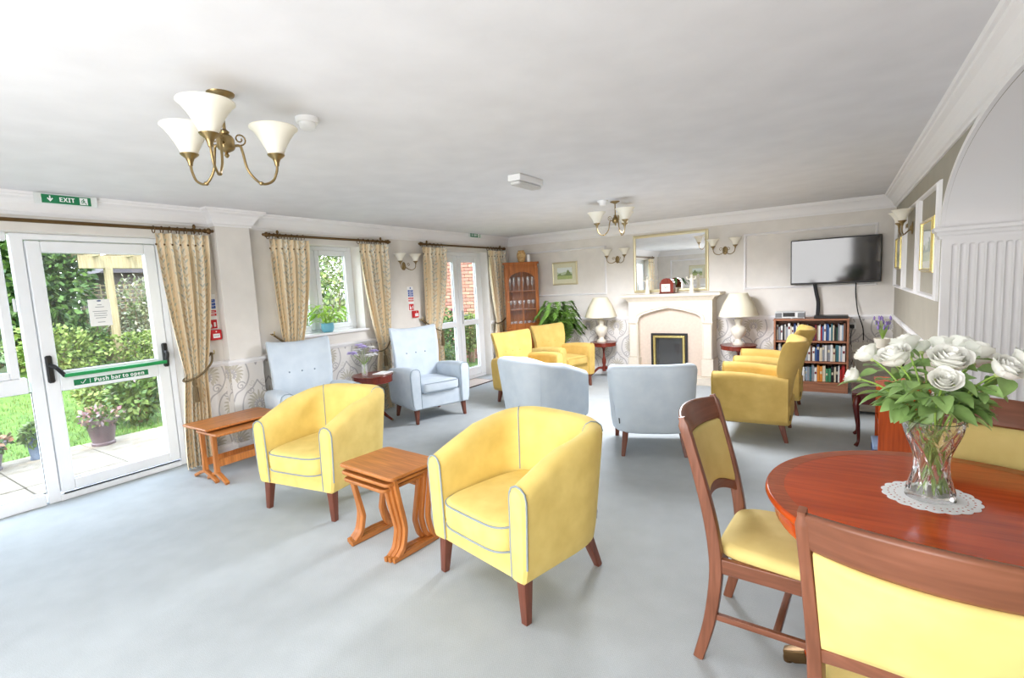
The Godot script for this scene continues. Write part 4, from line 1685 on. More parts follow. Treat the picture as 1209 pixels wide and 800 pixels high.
# ------------------------------------------------------------------ lamps
func wall_light(label: String, at: Vector3, out: Vector3, lit_group := "") -> Node3D:
	# oval plate with two curled arms that carry alabaster cups
	var o := thing("wall_light", label, "wall light", at, face(out.x, out.z))
	var g := G.new()
	g.ball(Vector3(0, 0, 0.004), Vector3(0.036, 0.058, 0.012), 20, 10)
	g.ball(Vector3(0, 0, 0.014), Vector3(0.016, 0.026, 0.012), 16, 8)
	part(o, "wall_plate", g, M.antique)
	for sx in [-1.0, 1.0]:
		g = G.new()
		g.tube(curve([Vector3(0, 0.0, 0.016), Vector3(sx * 0.02, -0.03, 0.04), Vector3(sx * 0.075, -0.055, 0.07), Vector3(sx * 0.128, -0.03, 0.088), Vector3(sx * 0.145, 0.025, 0.09)], 6), 0.0055, 8)
		var curl := []
		for k in 16:
			var a := k * 0.5
			var r := 0.026 * (1.0 - k / 19.0)
			curl.append(Vector3(sx * (0.05 - cos(a) * r), 0.018 + sin(a) * r, 0.045))
		g.tube(curl, 0.0035, 6)
		var arm := part(o, "arm", g, M.antique)
		g = G.new()
		g.lathe([Vector2(0.0, 0.0), Vector2(0.008, 0.0), Vector2(0.012, 0.02), Vector2(0.032, 0.04), Vector2(0.034, 0.046), Vector2(0, 0.046)], 16, Transform3D(Basis.IDENTITY, Vector3(sx * 0.145, 0.02, 0.09)))
		part(arm, "cup", g, M.antique)
		g = G.new()
		g.lathe([Vector2(0.0, 0.0), Vector2(0.028, 0.002), Vector2(0.034, 0.02), Vector2(0.048, 0.05), Vector2(0.068, 0.08), Vector2(0.088, 0.096), Vector2(0.086, 0.099), Vector2(0.065, 0.083), Vector2(0.045, 0.053), Vector2(0.03, 0.022)], 28, Transform3D(Basis.IDENTITY, Vector3(sx * 0.145, 0.064, 0.09)))
		part(o, "shade", g, M.shade)
	return o


func table_lamp(label: String, at: Vector3) -> Node3D:
	var o := thing("table_lamp", label, "table lamp", at)
	var g := G.new()
	g.lathe([Vector2(0, 0), Vector2(0.075, 0), Vector2(0.077, 0.022), Vector2(0.06, 0.028), Vector2(0.042, 0.05), Vector2(0.034, 0.075), Vector2(0.05, 0.095), Vector2(0.085, 0.14), Vector2(0.098, 0.19), Vector2(0.095, 0.225), Vector2(0.07, 0.25), Vector2(0.04, 0.265), Vector2(0.036, 0.30), Vector2(0.05, 0.325), Vector2(0.053, 0.345), Vector2(0.03, 0.36), Vector2(0.02, 0.385), Vector2(0, 0.385)], 36)
	part(o, "urn_base", g, M.cream)
	g = G.new()
	g.tube([Vector3(0, 0.38, 0), Vector3(0, 0.64, 0)], 0.006, 8)
	part(o, "lamp_stem", g, M.brass)
	g = G.new()
	g.lathe([Vector2(0.245, 0.395), Vector2(0.247, 0.405), Vector2(0.19, 0.56), Vector2(0.115, 0.695), Vector2(0.113, 0.70), Vector2(0.111, 0.692), Vector2(0.186, 0.556), Vector2(0.243, 0.402)], 48)
	g.tube([Vector3(-0.112, 0.685, 0), Vector3(0.112, 0.685, 0)], 0.002, 5)
	part(o, "lamp_shade", g, M.fabric_shade)
	g = G.new()
	g.lathe([Vector2(0.244, 0.391), Vector2(0.2495, 0.393), Vector2(0.2495, 0.403), Vector2(0.244, 0.405)], 48)
	part(o, "shade_trim", g, M.cream)
	return o


# ------------------------------------------------------------------ pictures
func framed_picture(called: String, label: String, at: Vector3, out: Vector3, w: float, h: float, fw: float, fm: Material, im: Image, matm: float) -> Node3D:
	var o := thing(called, label, "picture", at, face(out.x, out.z))
	var g := G.new()
	panel_frame(g, Vector3(-w / 2, -h / 2, 0), Vector3.RIGHT, w, h, Vector3.BACK, fw, 0.028)
	g.box(Vector3(0, 0, 0.003), Vector3(w - 0.004, h - 0.004, 0.006), 0.0)
	part(o, "picture_frame", g, fm)
	g = G.new()
	g.box(Vector3(0, 0, 0.009), Vector3(w - fw * 1.6, h - fw * 1.6, 0.006), 0.0)
	part(o, "mount", g, mat([224, 220, 190], 0.85))
	g = G.new()
	var pw := w - 2 * fw - matm
	var ph := h - 2 * fw - matm
	g.quad(Vector3(-pw / 2, -ph / 2, 0.0125), Vector3(pw / 2, -ph / 2, 0.0125), Vector3(pw / 2, ph / 2, 0.0125), Vector3(-pw / 2, ph / 2, 0.0125))
	var pm := mat([255, 255, 255], 0.8)
	pm.albedo_texture = ImageTexture.create_from_image(im)
	part(o, "print", g, pm)
	g = G.new()
	g.quad(Vector3(-w / 2 + fw, -h / 2 + fw, 0.016), Vector3(w / 2 - fw, -h / 2 + fw, 0.016), Vector3(w / 2 - fw, h / 2 - fw, 0.016), Vector3(-w / 2 + fw, h / 2 - fw, 0.016))
	part(o, "glazing", g, M.pane)
	return o


func landscape_image(seed_: int) -> Image:
	# a soft green landscape: pale sky, far hills, trees, meadow
	var w := 96
	var h := 64
	var im := Image.create(w, h, false, Image.FORMAT_RGB8)
	var f := FastNoiseLite.new()
	f.seed = seed_
	f.frequency = 0.06
	for y in h:
		for x in w:
			var c := Color8(232, 238, 232)
			var hill := 26.0 + f.get_noise_2d(x, 3.0) * 10.0
			var tree := 40.0 - 26.0 * exp(-pow((x - 70.0) / 14.0, 2.0)) + f.get_noise_2d(x * 3.0, 50.0) * 7.0 - 8.0 * exp(-pow((x - 14.0) / 9.0, 2.0))
			if y > hill:
				c = Color8(190, 204, 170)
			if y > tree:
				c = Color8(96, 120, 72).lerp(Color8(150, 166, 100), 0.5 + f.get_noise_2d(x * 4.0, y * 4.0))
			if y > 44:
				c = Color8(196, 204, 140).lerp(Color8(150, 172, 96), 0.5 + 0.8 * f.get_noise_2d(x * 2.0, y * 6.0))
			im.set_pixel(x, y, c)
	return im


# ------------------------------------------------------------------ the fireplace wall
func fireplace() -> void:
	var o := thing("fireplace", "cream stone fire surround with a tudor arch, below the gilt mirror", "fireplace", Vector3(-2.08, 0, FZ))
	var g := G.new()
	slab(g, PackedVector2Array([Vector2(-0.70, 0), Vector2(0.70, 0), Vector2(0.70, 0.45), Vector2(-0.70, 0.45)]), 0.0, 0.1, 0.006)
	part(o, "hearth", g, M.stone)
	var poly := PackedVector2Array([Vector2(-0.60, 0.1), Vector2(-0.465, 0.1), Vector2(-0.465, 0.86)])
	var tud := curve([Vector2(-0.465, 0.86), Vector2(-0.44, 0.95), Vector2(-0.36, 1.0), Vector2(-0.18, 1.05), Vector2(0.0, 1.085)], 5)
	for p in tud:
		poly.append(p)
	for k in range(tud.size() - 2, -1, -1):
		poly.append(Vector2(-tud[k].x, tud[k].y))
	for p in [Vector2(0.465, 0.86), Vector2(0.465, 0.1), Vector2(0.60, 0.1), Vector2(0.60, 1.19), Vector2(-0.60, 1.19)]:
		poly.append(p)
	g = G.new()
	g.prism(poly, 0.30, Transform3D(Basis.IDENTITY, Vector3(0, 0, 0.15)))
	part(o, "surround", g, M.stone)
	for sx in [-1.0, 1.0]:
		g = G.new()
		g.box(Vector3(sx * 0.535, 0.225, 0.165), Vector3(0.17, 0.25, 0.33), 0.014)
		part(o, "plinth_block", g, M.stone)
		g = G.new()
		g.box(Vector3(sx * 0.535, 0.60, 0.305), Vector3(0.12, 0.5, 0.022), 0.01)
		part(o, "pilaster", g, M.stone)
		g = G.new()
		g.box(Vector3(sx * 0.535, 0.87, 0.157), Vector3(0.15, 0.028, 0.322), 0.008)
		part(o, "capital", g, M.stone)
		# raised moulding along the arch
		g = G.new()
		var pts := []
		for p in tud:
			pts.append(Vector3(-sx * (p.x * 1.0 - 0.03 * (1.0 if p.x < -0.1 else 0.3)), p.y + 0.03, 0.302))
		g.tube(pts, 0.012, 6)
		part(o, "arch_moulding", g, M.stone)
		# sunk spandrel: a raised border round it
		g = G.new()
		var sp := [Vector2(0.10, 1.155), Vector2(0.44, 1.155), Vector2(0.44, 1.02), Vector2(0.30, 1.075)]
		for k in 4:
			var a: Vector2 = sp[k]
			var b: Vector2 = sp[(k + 1) % 4]
			g.tube([Vector3(sx * a.x, a.y, 0.30), Vector3(sx * b.x, b.y, 0.30)], 0.006, 6)
		part(o, "spandrel_border", g, M.stone)
	g = G.new()
	var shelf := [[0.60, 0.30, 1.175], [0.605, 0.31, 1.19], [0.625, 0.325, 1.205], [0.635, 0.345, 1.225], [0.665, 0.36, 1.238], [0.69, 0.375, 1.248], [0.715, 0.39, 1.252], [0.72, 0.395, 1.262], [0.72, 0.395, 1.283], [0.712, 0.388, 1.29], [0.70, 0.38, 1.29]]
	for k in shelf.size() - 1:
		var a: Array = shelf[k]
		var b: Array = shelf[k + 1]
		var q := func(s: Array) -> Array: return [Vector3(-s[0], s[2], 0), Vector3(-s[0], s[2], s[1]), Vector3(s[0], s[2], s[1]), Vector3(s[0], s[2], 0)]
		var qa: Array = q.call(a)
		var qb: Array = q.call(b)
		for e in 3:
			g.quad(qa[e], qa[e + 1], qb[e + 1], qb[e])
	g.quad(Vector3(-0.70, 1.29, 0), Vector3(-0.70, 1.29, 0.38), Vector3(0.70, 1.29, 0.38), Vector3(0.70, 1.29, 0))
	part(o, "mantelshelf", g, M.stone)
	g = G.new()
	for s in [[-0.3775, 0.175, 0.1, 1.1], [0.3525, 0.225, 0.1, 1.1]]:
		g.box(Vector3(s[0], 0.6, 0.18), Vector3(s[1], 1.0, 0.03), 0.0)
	g.box(Vector3(-0.025, 0.9, 0.18), Vector3(0.53, 0.4, 0.03), 0.0)
	part(o, "back_panel", g, M.stone_panel)
	# electric fire
	g = G.new()
	g.box(Vector3(-0.025, 0.69, 0.21), Vector3(0.53, 0.03, 0.045), 0.005)
	for sx in [-1.0, 1.0]:
		g.box(Vector3(-0.025 + sx * 0.25, 0.39, 0.21), Vector3(0.03, 0.58, 0.045), 0.005)
	part(o, "fire_casing", g, M.black)
	g = G.new()
	g.box(Vector3(-0.025, 0.655, 0.218), Vector3(0.47, 0.04, 0.045), 0.01)
	for sx in [-1.0, 1.0]:
		g.box(Vector3(-0.025 + sx * 0.215, 0.38, 0.218), Vector3(0.04, 0.56, 0.045), 0.01)
	part(o, "brass_trim", g, M.polished)
	g = G.new()
	g.quad(Vector3(-0.22, 0.1, 0.06), Vector3(0.17, 0.1, 0.06), Vector3(0.17, 0.64, 0.06), Vector3(-0.22, 0.64, 0.06))
	g.quad(Vector3(-0.22, 0.1, 0.06), Vector3(-0.22, 0.1, 0.2), Vector3(-0.22, 0.64, 0.2), Vector3(-0.22, 0.64, 0.06))
	g.quad(Vector3(0.17, 0.1, 0.06), Vector3(0.17, 0.1, 0.2), Vector3(0.17, 0.64, 0.2), Vector3(0.17, 0.64, 0.06))
	g.quad(Vector3(-0.22, 0.64, 0.06), Vector3(0.17, 0.64, 0.06), Vector3(0.17, 0.64, 0.2), Vector3(-0.22, 0.64, 0.2))
	part(o, "firebox", g, M.soot)
	g = G.new()
	g.quad(Vector3(-0.22, 0.1, 0.205), Vector3(0.17, 0.1, 0.205), Vector3(0.17, 0.64, 0.205), Vector3(-0.22, 0.64, 0.205))
	part(o, "fire_glass", g, M.pane)
	for k in 14:
		g = G.new()
		g.soft(Vector3.ZERO, Vector3(0.06, 0.045, 0.05), 0.6, 0.7, 10, 6)
		var cl := part(o, "coal", g, M.coal)
		cl.position = Vector3(-0.2 + (k % 7) * 0.058, 0.13 + 0.035 * (k / 7), 0.12 + 0.03 * (k / 7))
		cl.rotation = Vector3(k * 1.3, k * 0.7, k * 2.1)


func mantel_things() -> void:
	var y := 1.29
	# two pale figurines, a wooden clock and a sprig of leaves behind it
	for k in 2:
		var o := thing("figurine", ["slim cream figurine on the mantelshelf by the palm side of the mirror", "slim cream figurine on the mantelshelf by the television side of the mirror"][k], "figurine", Vector3([-2.41, -1.77][k], y, -7.40))
		var g := G.new()
		g.lathe([Vector2(0, 0), Vector2(0.04, 0), Vector2(0.042, 0.02), Vector2(0.03, 0.03), Vector2(0.028, 0.09), Vector2(0.02, 0.13), Vector2(0.026, 0.17), Vector2(0.028, 0.2), Vector2(0.012, 0.222), Vector2(0.018, 0.24), Vector2(0.018, 0.255), Vector2(0, 0.272)], 16)
		part(o, "figure", g, M.cream)
		for sx in [-1.0, 1.0]:
			g = G.new()
			g.tube(curve([Vector3(sx * 0.022, 0.195, 0), Vector3(sx * 0.055, 0.2, 0.01), Vector3(sx * 0.06, 0.235, 0.015)], 4), 0.008, 6)
			part(o, "arm", g, M.cream)
	var c := thing("mantel_clock", "reddish-brown wooden mantel clock with a cream dial panel", "clock", Vector3(-2.11, y, -7.40), -0.05)
	var g := G.new()
	var poly := PackedVector2Array([Vector2(-0.1, 0), Vector2(0.1, 0), Vector2(0.1, 0.16)])
	for k in 9:
		var a := PI * k / 8.0
		poly.append(Vector2(cos(a) * 0.085, 0.17 + sin(a) * 0.055))
	poly.append(Vector2(-0.1, 0.16))
	g.prism(poly, 0.1)
	part(c, "case", g, M.mahogany)
	g = G.new()
	g.box(Vector3(-0.012, 0.085, 0.052), Vector3(0.13, 0.11, 0.006), 0.002)
	part(c, "dial", g, M.cream)
	g = G.new()
	g.tube([Vector3(-0.012, 0.085, 0.057), Vector3(0.02, 0.105, 0.057)], 0.003, 5)
	g.tube([Vector3(-0.012, 0.085, 0.057), Vector3(-0.03, 0.115, 0.057)], 0.003, 5)
	part(c, "hands", g, M.black)
	g = G.new()
	g.box(Vector3(0, 0.008, 0), Vector3(0.22, 0.016, 0.12), 0.004)
	part(c, "foot", g, M.mahogany_dark)
	var pl := thing("trailing_plant", "small dark-leaved plant behind the mantel clock", "plant", Vector3(-2.04, y, -7.49))
	g = G.new()
	g.lathe([Vector2(0, 0), Vector2(0.035, 0), Vector2(0.045, 0.08), Vector2(0.04, 0.08), Vector2(0, 0.07)], 16)
	part(pl, "pot", g, M.cream)
	for k in 9:
		var a := TAU * k / 9.0
		g = G.new()
		var d := Vector3(cos(a), 0.7, absf(sin(a)) * 0.35).normalized()
		var e := Vector3(0, 0.08, 0) + d * 0.16
		g.tube([Vector3(0, 0.07, 0), Vector3(0, 0.12, 0) + d * 0.08, e], 0.002, 5)
		leaf_shape(g, e, Vector3(d.x, -0.3, d.z).normalized(), Vector3.UP, 0.1, 0.02, 0.5)
		part(pl, "leaf", g, M.clock_plant)


func television() -> void:
	var o := thing("television", "flat black wall-mounted television above the bookcase", "television", Vector3(-0.065, 1.628, FZ + 0.085))
	o.rotation.x = 0.03
	var g := G.new()
	g.box(Vector3(0, 0, 0), Vector3(0.96, 0.57, 0.045), 0.008)
	part(o, "casing", g, M.black)
	g = G.new()
	g.quad(Vector3(-0.468, -0.262, 0.0235), Vector3(0.468, -0.262, 0.0235), Vector3(0.468, 0.272, 0.0235), Vector3(-0.468, 0.272, 0.0235))
	part(o, "screen", g, M.screen)
	g = G.new()
	g.box(Vector3(0, 0, -0.045), Vector3(0.4, 0.3, 0.05), 0.0)
	part(o, "wall_bracket", g, M.black_matt)
	g = G.new()
	g.tube(curve([Vector3(-0.275, 1.345, FZ + 0.06), Vector3(-0.255, 1.22, FZ + 0.035), Vector3(-0.235, 1.1, FZ + 0.03), Vector3(-0.24, 0.925, FZ + 0.05)], 8), 0.026, 10, false, 1.0, 0.5)
	solo("cable_sleeve", g, M.black_matt, "thick black cable sleeve that runs down from the television", "cable")
	g = G.new()
	g.tube(curve([Vector3(0.165, 1.355, FZ + 0.05), Vector3(0.165, 1.2, FZ + 0.012), Vector3(0.19, 0.98, FZ + 0.04), Vector3(0.245, 0.78, FZ + 0.03), Vector3(0.255, 0.62, FZ + 0.012)], 8), 0.006, 6)
	solo("power_cable", g, M.black_matt, "thin black power cable that hangs from the television beside the bookcase", "cable")
	g = G.new()
	g.box(Vector3(0.135, 0.80, FZ + 0.012), Vector3(0.086, 0.086, 0.014), 0.004)
	var so := solo("power_socket", g, M.white, "white power socket on the wallpaper beside the bookcase", "socket")
	g = G.new()
	g.box(Vector3(0.135, 0.795, FZ + 0.04), Vector3(0.045, 0.05, 0.05), 0.01)
	part(so, "plug", g, M.black)
	g = G.new()
	g.tube(curve([Vector3(0.135, 0.775, FZ + 0.05), Vector3(0.12, 0.6, FZ + 0.03), Vector3(0.16, 0.45, FZ + 0.03), Vector3(0.13, 0.3, FZ + 0.02)], 6), 0.004, 6)
	part(so, "flex", g, M.black)


func bookcase() -> void:
	var x0 := -0.71
	var x1 := 0.10
	var zf := -7.23
	var dp := 0.345
	var o := thing("bookcase", "low three-shelf wooden bookcase full of books below the television", "bookcase", Vector3((x0 + x1) / 2, 0, zf - dp / 2))
	var w := x1 - x0
	var g := G.new()
	for sx in [-1.0, 1.0]:
		g = G.new()
		g.box(Vector3(sx * (w / 2 - 0.011), 0.46, 0), Vector3(0.022, 0.92, dp), 0.003)
		part(o, "side", g, M.bookcase)
	g = G.new()
	g.box(Vector3(0, 0.91, 0.003), Vector3(w + 0.01, 0.022, dp + 0.006), 0.004)
	part(o, "top", g, M.bookcase)
	for y in [0.112, 0.372, 0.632]:
		g = G.new()
		g.box(Vector3(0, y, -0.004), Vector3(w - 0.044, 0.02, dp - 0.012), 0.002)
		part(o, "shelf", g, M.bookcase)
	g = G.new()
	g.box(Vector3(0, 0.05, dp / 2 - 0.012), Vector3(w - 0.044, 0.1, 0.018), 0.003)
	part(o, "plinth", g, M.bookcase)
	g = G.new()
	g.box(Vector3(0, 0.46, -dp / 2 + 0.004), Vector3(w - 0.02, 0.9, 0.006), 0.0)
	part(o, "back", g, M.bookcase)
	# books: colours read along the shelves
	var cols := {"white": [236, 234, 228], "cream": [224, 212, 184], "black": [38, 36, 40], "navy blue": [44, 62, 110], "blue": [76, 118, 176], "red": [190, 44, 40], "dark red": [120, 34, 44], "purple": [84, 58, 84], "grey": [150, 154, 160], "green": [72, 146, 104], "dark green": [42, 84, 70], "orange": [222, 140, 52], "brown": [122, 84, 62], "pale blue": [168, 190, 208], "teal": [66, 120, 130]}
	var rows := [
		["top", 0.642, ["white", "grey", "white", "black", "white", "grey", "white", "cream", "white", "navy blue", "white", "cream", "grey", "white", "cream", "white", "grey", "purple", "purple", "dark red", "cream", "white", "red", "blue", "white", "navy blue", "blue", "white", "teal", "cream", "black", "dark green", "grey", "white", "pale blue", "brown"]],
		["middle", 0.382, ["navy blue", "white", "grey", "cream", "blue", "white", "brown", "grey", "white", "dark red", "cream", "white", "navy blue", "grey", "white", "brown", "white", "blue", "navy blue", "cream", "grey", "white", "grey", "white", "cream", "teal", "white", "pale blue", "white"]],
		["bottom", 0.122, ["brown", "black", "dark green", "white", "navy blue", "cream", "grey", "dark red", "white", "teal", "black", "white", "pale blue", "grey", "teal", "grey", "white", "orange", "orange", "cream", "green", "green", "black", "cream", "black", "white", "red", "red"]]]
	var ms := {}
	for k in cols:
		ms[k] = skin(mat(cols[k], 0.5), T.paint, 3.0)
	var unit := G.new()
	unit.box(Vector3(0, 0.5, 0), Vector3.ONE, 0.04)
	var um := unit.mesh()
	var lab := G.new()
	lab.box(Vector3.ZERO, Vector3(0.7, 0.16, 0.01), 0.0)
	var lm := lab.mesh()
	for row in rows:
		var names: Array = row[2]
		var room_w := w - 0.06
		var wd := []
		var sum := 0.0
		for k in names.size():
			var q := rng.randf_range(0.6, 1.4)
			wd.append(q)
			sum += q
		var x := x0 + 0.026
		for k in names.size():
			var th: float = wd[k] / sum * room_w
			var h := rng.randf_range(0.165, 0.225)
			var tall := "tall " if h > 0.205 else "short " if h < 0.18 else ""
			var fat := "thick " if th > 0.029 else "thin " if th < 0.018 else ""
			var bk := MeshInstance3D.new()
			bk.name = numbered("book", self)
			bk.mesh = um
			bk.material_override = ms[names[k]]
			add_child(bk)
			var dpth := rng.randf_range(0.13, 0.17)
			bk.position = Vector3(x + th / 2, row[1] + 0.0005, zf - 0.045 - rng.randf_range(0.0, 0.02) - dpth / 2)
			bk.scale = Vector3(th - 0.0012, h, dpth)
			tag(bk, "%s%s%s book upright on the %s shelf of the bookcase" % [tall, fat, names[k], row[0]], "book", "books on the %s shelf of the bookcase" % row[0])
			if th > 0.02 and k % 2 == 0:
				var s := part(bk, "spine_label", lm, ms["cream"] if not names[k] in ["white", "cream"] else ms["dark red"])
				s.position = Vector3(0, rng.randf_range(0.55, 0.8), 0.501)
			x += th
	# on top: radio and a flat box
	var r := thing("radio", "silver table radio with a dark display on the bookcase", "radio", Vector3(-0.535, 0.921, -7.36), 0.03)
	g = G.new()
	g.box(Vector3(0, 0.045, 0), Vector3(0.34, 0.085, 0.17), 0.008)
	part(r, "radio_body", g, M.silver)
	g = G.new()
	g.box(Vector3(-0.01, 0.052, 0.086), Vector3(0.135, 0.05, 0.004), 0.001)
	part(r, "display", g, M.black)
	for sx in [-1.0, 1.0]:
		g = G.new()
		g.box(Vector3(sx * 0.125, 0.045, 0.086), Vector3(0.075, 0.06, 0.004), 0.001)
		part(r, "speaker_grille", g, mat([120, 122, 124], 0.7))
	g = G.new()
	g.lathe([Vector2(0.012, 0), Vector2(0.012, 0.012), Vector2(0, 0.012)], 14, Transform3D(Basis(Vector3.RIGHT, PI / 2), Vector3(0.02, 0.012, 0.085)))
	part(r, "knob", g, M.silver)
	g = G.new()
	g.box(Vector3(-0.09, 0.938, -7.37), Vector3(0.36, 0.032, 0.22), 0.006)
	solo("disc_player", g, M.black, "flat black disc player on top of the bookcase", "disc player")
	# a fan of papers and a light box lying on the middle shelf's books' end
	g = G.new()
	g.box(Vector3(-0.20, 0.392, -7.265), Vector3(0.15, 0.018, 0.05), 0.003)


func corner_cabinet() -> void:
	var at := Vector3(-4.47, 0, -7.17)
	var o := thing("corner_cabinet", "tall honey-brown corner cabinet with a glazed door, full of glasses", "cabinet", at, PI / 4)
	var g: G
	var W := 0.56
	var plan := func(f: float) -> PackedVector2Array: return PackedVector2Array([Vector2(-W / 2 - f, f), Vector2(W / 2 + f, f), Vector2(W / 2 + f, -0.07 - f), Vector2(0.1, -0.34), Vector2(-0.1, -0.34), Vector2(-W / 2 - f, -0.07 - f)])
	g = G.new()
	# plan polygons are in x, z: turn the prism upright
	var up := Basis(Vector3(1, 0, 0), Vector3(0, 0, 1), Vector3(0, 1, 0))
	g.prism(plan.call(0.0), 0.78, Transform3D(up, Vector3(0, 0.39, 0)))
	part(o, "lower_body", g, M.cabinet)
	for s in [[0.03, 0.06, 0.015], [0.80, 0.04, 0.014], [1.845, 0.06, 0.0], [1.885, 0.035, 0.02]]:
		g = G.new()
		g.prism(plan.call(s[2]), s[1], Transform3D(up, Vector3(0, s[0], 0)))
		part(o, "moulding" if s[2] > 0.0 else "top_board", g, M.cabinet)
	# upper part: back boards, sides and shelves
	g = G.new()
	var pl: PackedVector2Array = plan.call(0.0)
	for k in [1, 2, 3, 4, 5]:
		var a := pl[k]
		var b := pl[(k + 1) % 6]
		var m := (a + b) / 2
		var d := b - a
		g.box(Vector3.ZERO, Vector3(d.length(), 1.0, 0.012), 0.0, Transform3D(Basis(Vector3.UP, -atan2(d.y, d.x)), Vector3(m.x, 1.32, m.y)))
	part(o, "back_boards", g, M.cabinet)
	for y in [1.11, 1.42]:
		g = G.new()
		var inner := PackedVector2Array()
		for p in pl:
			inner.append(p * 0.93 - Vector2(0, 0.012))
		g.prism(inner, 0.012, Transform3D(up, Vector3(0, y, 0)))
		part(o, "shelf", g, M.cabinet)
	# glazed door with an arched head
	g = G.new()
	var dz := 0.006
	for sx in [-1.0, 1.0]:
		g.box(Vector3(sx * 0.2525, 1.32, dz), Vector3(0.055, 1.0, 0.024), 0.004)
	g.box(Vector3(0, 0.85, dz), Vector3(0.45, 0.06, 0.024), 0.004)
	var head := PackedVector2Array([Vector2(-0.225, 1.60)])
	for k in 17:
		var a := PI - PI * k / 16.0
		head.append(Vector2(cos(a) * 0.222, 1.60 + sin(a) * 0.14))
	for p in [Vector2(0.225, 1.60), Vector2(0.225, 1.82), Vector2(-0.225, 1.82)]:
		head.append(p)
	g.prism(head, 0.024, Transform3D(Basis.IDENTITY, Vector3(0, 0, dz)))
	var dr := part(o, "glazed_door", g, M.cabinet)
	g = G.new()
	g.box(Vector3(0, 1.31, dz), Vector3(0.014, 0.88, 0.012), 0.002)
	part(dr, "glazing_bar", g, M.cabinet)
	g = G.new()
	g.quad(Vector3(-0.23, 0.87, dz), Vector3(0.23, 0.87, dz), Vector3(0.23, 1.76, dz), Vector3(-0.23, 1.76, dz))
	part(dr, "pane", g, M.pane)
	g = G.new()
	g.ball(Vector3(-0.25, 1.25, dz + 0.022), 0.012, 10, 6)
	part(dr, "knob", g, M.brass)
	g = G.new()
	g.box(Vector3(0, 0.70, 0.006), Vector3(0.48, 0.12, 0.02), 0.006)
	var dw := part(o, "drawer", g, M.cabinet)
	g = G.new()
	g.ball(Vector3(0, 0.70, 0.026), 0.014, 10, 6)
	part(dw, "knob", g, M.brass)
	for sx in [-1.0, 1.0]:
		g = G.new()
		g.box(Vector3(sx * 0.122, 0.35, 0.006), Vector3(0.236, 0.54, 0.02), 0.006)
		var cd := part(o, "cupboard_door", g, M.cabinet)
		g = G.new()
		panel_frame(g, Vector3(sx * 0.122 - 0.09, 0.12, 0.016), Vector3.RIGHT, 0.18, 0.46, Vector3.BACK, 0.02, 0.01)
		part(cd, "panel", g, M.cabinet)
	# glasses on three levels
	var xf := at_xf(at, PI / 4)
	var kinds := [["wine glass", "wine_glass", [Vector2(0, 0), Vector2(0.032, 0), Vector2(0.03, 0.004), Vector2(0.004, 0.008), Vector2(0.004, 0.07), Vector2(0.022, 0.085), Vector2(0.033, 0.115), Vector2(0.03, 0.15), Vector2(0.028, 0.15), Vector2(0.03, 0.115), Vector2(0.018, 0.088), Vector2(0, 0.08)]],
		["champagne flute", "champagne_flute", [Vector2(0, 0), Vector2(0.03, 0), Vector2(0.028, 0.004), Vector2(0.004, 0.008), Vector2(0.004, 0.07), Vector2(0.02, 0.10), Vector2(0.026, 0.16), Vector2(0.024, 0.23), Vector2(0.022, 0.23), Vector2(0.024, 0.16), Vector2(0.016, 0.10), Vector2(0, 0.08)]],
		["short tumbler", "tumbler", [Vector2(0, 0), Vector2(0.028, 0), Vector2(0.034, 0.09), Vector2(0.031, 0.09), Vector2(0.026, 0.008), Vector2(0, 0.008)]]]
	var lev := [[2, 0.822, 6, "bottom"], [0, 1.117, 6, "middle"], [1, 1.427, 6, "top"]]
	for l in lev:
		var kd: Array = kinds[l[0]]
		var gg := G.new()
		gg.lathe(kd[2], 18)
		var mm := gg.mesh()
		for k in l[2]:
			var p := Vector3(-0.195 + 0.078 * k, l[1], -0.055 - 0.05 * (k % 2) * (1.0 if k in [1, 2, 3, 4] else 0.2))
			var s := solo(kd[1], mm, M.thin_glass, "clear %s on the %s shelf of the corner cabinet" % [kd[0], l[3]], "glass", "glasses on the %s shelf of the corner cabinet" % l[3])
			s.position = xf * p
	# on top: a painted vase and a slim white candle
	g = G.new()
	g.lathe([Vector2(0, 0), Vector2(0.05, 0), Vector2(0.062, 0.03), Vector2(0.078, 0.10), Vector2(0.072, 0.15), Vector2(0.05, 0.18), Vector2(0.056, 0.195), Vector2(0.05, 0.195), Vector2(0.044, 0.18), Vector2(0, 0.17)], 28)
	var cv := mat([236, 214, 168], 0.35)
	skin(cv, speckle(88, 0.03, 0.72, 128, 2, Color(0.95, 0.75, 0.5)), 5.0)
	solo("ceramic_vase", g, cv, "squat cream and ochre painted vase on top of the corner cabinet", "vase", "", Vector3(-4.50, 1.9025, -7.24))
	g = G.new()
	g.lathe([Vector2(0, 0), Vector2(0.026, 0), Vector2(0.026, 0.12), Vector2(0, 0.12)], 16)
	solo("pillar_candle", g, M.white, "slim white candle on top of the corner cabinet", "candle", "", Vector3(-4.40, 1.9025, -7.30))


